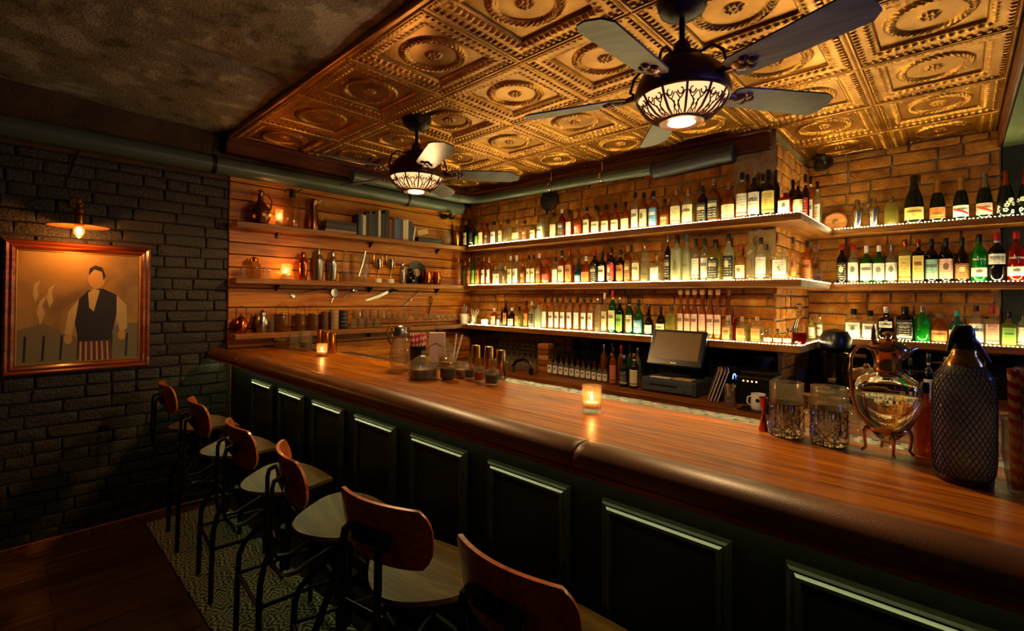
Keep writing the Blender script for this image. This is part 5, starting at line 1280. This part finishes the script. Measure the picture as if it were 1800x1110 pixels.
MB().tube([(-r*.45, 0, H*.845), (-r*.75, 0, H*.875), (-r*1.1, 0, H*.87), (-r*1.32, 0, H*.80), (-r*1.36, 0, H*.66), (-r*1.30, 0, H*.47), (-r*1.12, 0, H*.35), (-r*.82, 0, H*.27), (-r*.6, 0, H*.22)], r*.055, 10).build('handle', 'jug_copper', t)
MB().lathe([(0, 0), (.09*r, .02), (.07*r, .05), (0, .065)], 10, c=(-r*.52, 0, H*.86)).build('thumb_rest', 'jug_copper', t)
sp('leg_ring', 'jug_copper', [(.60, .195), (.66, .205), (.66, .225), (.60, .235), (.56, .22)])
for k in range(4):
    a = PI/4+k*PI/2+.35
    f_ = lambda q, z_: (q*r*cos(a), q*r*sin(a), z_*H)
    MB().tube([f_(.62, .215), f_(.70, .17), f_(.68, .10), f_(.64, .05), f_(.74, .022), f_(.80, .022)], [r*.07, r*.06, r*.05, r*.045, r*.06, r*.03], 8).build('leg', 'jug_copper', t)
# soda siphon with woven mesh
P, H, r = onbar(1694, 845, 572, 116)
t = thing('mesh_siphon', 'soda siphon in dark woven wire mesh with black lever head', 'siphon', P, RY)
bod = [(.86, .03), (.97, .08), (1, .16), (1, .58), (.95, .66), (.80, .71), (.62, .745)]
sp('glass_body', 'siphon_glass', [(0, .03)]+bod)
sp('base_ring', 'fan_bronze', [(.84, 0), (.90, .004), (.92, .03), (.86, .045), (.84, .03)])
sp('collar', 'brass', [(.64, .735), (.60, .76), (.46, .80), (.42, .815), (.42, .84), (.36, .85)])
hd = sp('head', 'black_plastic', [(.38, .835), (.40, .85), (.36, .875), (.40, .885), (.36, .91), (.36, .93), (.34, .97), (.22, 1), (0, 1)], n=24)
MB().tube([(0, 0, H*.975), (-r*.25, 0, H*.98), (-r*.45, 0, H*.93), (-r*.66, 0, H*.83)], [r*.17, r*.17, r*.13, r*.07], 8).build('lever', 'black_plastic', t)
MB().tube([(r*.2, 0, H*.93), (r*.55, 0, H*.88), (r*.9, 0, H*.80), (r*1.08, 0, H*.76)], [r*.14, r*.12, r*.10, r*.09], 8).build('spout', 'black_plastic', t)
net = MB()
def rad(z_):
    for (a, b_), (c, d) in zip(bod, bod[1:]):
        if b_ <= z_ <= d: return a+(c-a)*(z_-b_)/(d-b_)
    return bod[-1][0]
for q in range(32):
    for s_ in (-1, 1):
        net.tube([(r*(rad(z_)+.012)*cos(a), r*(rad(z_)+.012)*sin(a), H*z_) for a, z_ in ((2*PI*q/32+s_*2.6*(j/18), .035+.705*j/18) for j in range(19))], r*.013, 4)
net.build('wire_mesh', 'mesh_wire', t, smooth=60)
# jar of striped straws at the picture edge
P, H, r = onbar(1803, 872, 740, 92)
spin('straw_jar', 'tall glass jar of red and white paper straws at the bar edge', 'jar', P, H, r, [('jar', 'thin_glass', [(0, 0), (.62, 0), (.72, .03), (.96, .5), (.97, .95), (1.03, .98), (1.03, 1), (.96, 1), (.92, .5), (.68, .06), (0, .05)])])
sm = straw_mesh(.255, .0068, 'straw_stripe')
for i, (dx, dy, tx) in enumerate(((-.50, .06, -.74), (-.22, -.46, -.26), (.0, -.44, .02), (.26, -.40, .40), (.48, -.05, .78), (-.24, .12, -.44), (0, -.12, 0), (.24, .12, .40), (0, .38, .1))):
    put_straw(sm, P+RT*(dx*r)+FW*(dy*r)+Vector((0, 0, .012)), P+RT*(tx*r)+FW*(dy*r*1.2)+Vector((0, 0, .262)), 'red and white striped straw standing in the tall glass jar', 'striped straws in the tall jar')
P, H, r = onbar(1626, 800, 672, 42)
bottle(P, H, r, 'w', 'a', 'n', 'k', 'amber rum bottle between the claret jug and mesh siphon', 'bar bottles')

# ================================================================== BACK COUNTER
def till():
    P = at(1182, 705, y=3.22); x0 = at(1131, 680, y=3.22).x; x1 = at(1226, 690, y=3.22).x; W2 = (x1-x0)
    t = thing('cash_drawer', 'dark grey cash drawer below the till screen', 'cash drawer', ((x0+x1)/2, 3.19, ZCNT))
    MB().box((0, .17, .055), (W2, .34, .095), ch=.004).build('case', 'grey_metal', t); MB().box((0, -.004, .055), (W2*.92, .012, .075), ch=.003).build('drawer_front', 'grey_metal', t)
    MB().box((-.03, -.012, .062), (W2*.5, .006, .010)).build('slot', 'ink_black', t); MB().lathe([(0, 0), (.009, 0), (.008, .006), (0, .007)], 12, T=Matrix.Translation((W2*.3, -.010, .038)) @ Matrix.Rotation(PI/2, 4, 'X')).build('lock', 'steel', t)
    for sx in (-1, 1): MB().box((sx*W2*.42, .05, .004), (.03, .03, .008)).build('foot', 'black_plastic', t)
    o = MB().box((.09, .03, .004), (.13, .08, .008), ch=.002).build('note_pad', 'paper_tan'); o.location = ((x0+x1)/2, 3.22, ZCNT+.1035); tag(o, 'tan note pad lying on the cash drawer', 'note pad')
    o = MB().box((-.07, .02, .002), (.15, .05, .004), ch=.001).build('receipt_slips', 'paper_white'); o.location = ((x0+x1)/2, 3.22, ZCNT+.1035); tag(o, 'white paper slips lying on the cash drawer', 'paper')
    t = thing('till_screen', 'tilted touch screen till with tan blank display', 'till', ((x0+x1)/2, 3.36, ZCNT+.1035))
    MB().box((0, .06, .012), (.20, .16, .024), ch=.004).build('foot', 'black_plastic', t); MB().tube([(0, .07, .02), (0, .06, .10), (0, .03, .16)], .03, 10).build('stem', 'black_plastic', t)
    T = Matrix.Translation((0, -.02, .205)) @ Matrix.Rotation(-.42, 4, 'X')
    b_ = MB().box((0, 0, 0), (.40, .035, .27), T, ch=.006).build('bezel', 'black_plastic', t); MB().box((0, -.0185, .012), (.335, .002, .205), T).build('display', 'screen_tan', t)
    MB().box((0, -.019, -.115), (.04, .002, .010), T).build('badge', 'ink_white', b_)
plain('screen_tan', '#7a6038', .35)
till()
for k in range(11):
    px = 967+k*9.7; tp = 620+k*1.9; P, H, r = oncnt(px, tp, 9.6, 3.27)
    lb = 'spirit bottle with steel pourer, %s from left on the back counter' % ordinal(k+1)
    t = thing('pourer_bottle', lb, 'bottle', P, .3, 'pourer bottles on the back counter')
    MB().lathe([(0, 0), (.9*r, 0), (r, .02*H), (r, .52*H), (.75*r, .60*H), (.36*r, .66*H), (.34*r, .74*H)], 18).build('glass_body', 'bottle_clear', t)
    me = label_patch(r, .12*H, .46*H, 0, 1.0); me.materials.append(label_mat('white', '#ece8d8', '#2c2a28', 2)); obj('label', me, t)
    MB().lathe([(.40*r, .73*H), (.46*r, .76*H), (.36*r, .84*H), (0, .84*H)], 12).build('cork', 'copper', t); MB().tube([(0, 0, .83*H), (0, 0, .92*H), (.15*r, -.1*r, H)], .12*r, 6).build('pourer', 'steel', t)
for px, tp, w_, g_, la, ca, lb in ((1078, 612, 13, 'a', 'o', 'k', 'tan-labelled bottle at the end of the pourer row'), (1097, 625, 16, 'G', 'k', 's', 'dark bottle with black label left of the till'), (1115, 622, 16, 'd', 'c', 'o', 'brown bottle with cream label beside the cash drawer')):
    P, H, r = oncnt(px, tp, w_, 3.24); bottle(P, H, r, 'w', g_, la, ca, lb, 'bottles beside the till')
for k, (px, tp, g_, ca) in enumerate(((1062, 606, 'a', 's'), (1076, 604, 'd', 'k'), (1092, 607, 'a', 'r'), (1108, 606, 'g', 'k'), (1121, 612, 'c', 's'))):
    P, H, r = oncnt(px, tp, 12, 3.46); bottle(P, min(H, .33), r, 'b', g_, 'n', ca, '%s bottle, %s cap, %s from left in the shadows beside the till' % (GL[g_][0], CA[ca][0], ordinal(k+1)), 'rear bottles left of the till')
P, H, r = oncnt(959, 604, 24, 3.40)
t = thing('wooden_block', 'stacked striped wooden block beside the glasses', 'wooden block', P, .2)
for k in range(5): MB().box((0, 0, H*(k+.5)/5), (r*2*.85, r*1.7, H/5-.003), ch=.003).build('slab', ('block_wood', 'counter_wood')[k % 2], t)
n_ = 0
for j, y in enumerate((3.28, 3.40, 3.52)):
    for i in range(8):
        P = at(872+i*9.5+j*4, 640, y=y); n_ += 1
        glass(Vector((P.x, y, ZCNT)), .17+.02*j, .030, 'upturned stem glass, %s from left in the %s row beside the wooden block' % (ordinal(i+1), ('front', 'middle', 'rear')[j]), 'up', 'upturned glasses on the back counter')
P = at(922, 658, y=3.17); t = thing('leather_strap', 'dark strap curled on the back counter before the glasses', 'strap', (P.x, 3.14, ZCNT))
MB().tube([(-.11, 0, .008), (-.13, .02, .05), (-.09, .02, .10), (0, .02, .125), (.08, .01, .10), (.10, 0, .05), (.10, 0, .006)], .008, 8, flat=1.8).build('strap_band', 'black_plastic', t); MB().box((.10, 0, .03), (.03, .03, .055), ch=.004).build('buckle', 'iron', t)
# menus, sugar jar, printer, mug
x0 = at(1245, 690, y=3.17).x
for k in range(4):
    t = thing('menu_card', 'leaning menu booklet, %s from the till' % ordinal(k+1), 'menu', (x0+.02*k-.03, 3.22, ZCNT), .35, 'menus leaning beside the till')
    T = Matrix.Rotation(.32, 4, 'Y'); MB().box((0, 0, .115), (.004, .15, .225), T, ch=.001).build('cover', ('book_brown', 'book_tan', 'book_brown', 'book_blue')[k], t); MB().box((.005, 0, .115), (.004, .144, .215), T).build('pages', 'paper_white', t)
P, H, r = oncnt(1283, 676, 20, 3.11)
t = spin('sugar_jar', 'small jar of wrapped sugars glowing blue', 'jar', P, H, r, [('jar', 'thin_glass', TUMB)])
for k in range(6): MB().box((0, 0, 0), (.008, .004, .075), Matrix.Translation((r*.5*cos(k*1.05), r*.5*sin(k*1.05), H*.75)) @ Matrix.Rotation(.5*cos(k*2), 4, 'Y')).build('sachet', 'copper' if k % 2 else 'paper_tan', t)
x1 = at(1330, 690, y=3.30).x
t = thing('receipt_printer', 'black counter machine with small lit buttons', 'printer', (x1, 3.24, ZCNT))
MB().box((0, .11, .09), (.22, .22, .18), ch=.012).build('case', 'black_plastic', t); MB().box((0, .13, .19), (.19, .16, .03), ch=.008).build('cover', 'black_plastic', t)
for k in range(4): MB().lathe([(0, 0), (.006, 0), (.005, .003), (0, .004)], 8, T=Matrix.Translation((-.06+k*.025, -.001, .15)) @ Matrix.Rotation(PI/2, 4, 'X')).build('button', 'tan_glow', t)
MB().tube([(-.11+.01*cos(q)-.01, .02, .15+.035*sin(q)) for q in np.linspace(0, PI, 7)], .003, 6).build('status_light', 'blue_glow', t)
P, H, r = oncnt(1333, 690, 24, 3.12)
o = MB().box((0, 0, .003), (.20, .14, .006), ch=.002).build('bar_mat', 'black_plastic'); o.location = (P.x, P.y, ZCNT); tag(o, 'black rubber mat under the printed mug', 'bar mat')
t = spin('printed_mug', 'white mug with dark printed badges on the rubber mat', 'mug', P+Vector((0, 0, .0065)), .095, .042, [('cup', 'white_ceramic', [(0, 0), (.8, 0), (.95, .08), (1, .5), (.95, 1), (.9, 1), (.9, .1), (0, .08)]), ('handle', 'white_ceramic', 'tube', [(-.9, 0, .85), (-1.5, 0, .8), (-1.6, 0, .45), (-.9, 0, .2)], .11)], rz=RY)
for k in range(3): MB().lathe([(0, 0), (.011, 0), (.011, .001), (0, .001)], 14, T=Matrix.Rotation(-.6+k*.6, 4, 'Z') @ Matrix.Translation((0, -.0425, .06 if k != 1 else .032)) @ Matrix.Rotation(PI/2, 4, 'X')).build('badge', 'ink_black', t)
# alcove counter
P = at(1468, 690, y=4.0)
t = thing('coffee_grinder', 'black coffee grinder with round hopper in the alcove', 'grinder', (P.x, 4.0, ZCNT))
MB().lathe([(0, 0), (.09, 0), (.09, .03), (.07, .05), (.065, .28), (.075, .30), (0, .30)], 20).build('body', 'black_plastic', t); MB().lathe([(.05, .30), (.09, .34), (.095, .40), (.07, .45), (0, .47)], 20).build('hopper', 'black_plastic', t); MB().box((0, -.09, .12), (.05, .06, .03), ch=.005).build('chute', 'steel', t)
P = at(1516, 660, y=3.95); t = thing('serving_cloche', 'domed metal cloche beside the coffee grinder', 'cloche', (P.x+.03, 3.86, ZCNT))
MB().box((0, 0, .075), (.20, .20, .15), ch=.006).build('stand', 'black_paint', t); MB().lathe([(0, .151), (.13, .151), (.135, .16), (.11, .20), (.05, .225), (.015, .23)], 28).build('dome', 'old_copper', t); MB().lathe([(.012, .228), (.02, .24), (.012, .255), (0, .257)], 12).build('knob', 'brass', t)
for k, (px, tp, w_) in enumerate(((1632, 622, 20), (1662, 628, 20), (1600, 630, 18))):
    P = at(px, tp, y=4.0); bottle(Vector((P.x, 4.0, ZCNT)), P.z-ZCNT, w_*pw(P)/2*.9, 'b', 'k', 'c', 'k', 'black wine bottle standing in the alcove, %s behind the claret jug' % ordinal(k+1), 'wine bottles in the alcove')
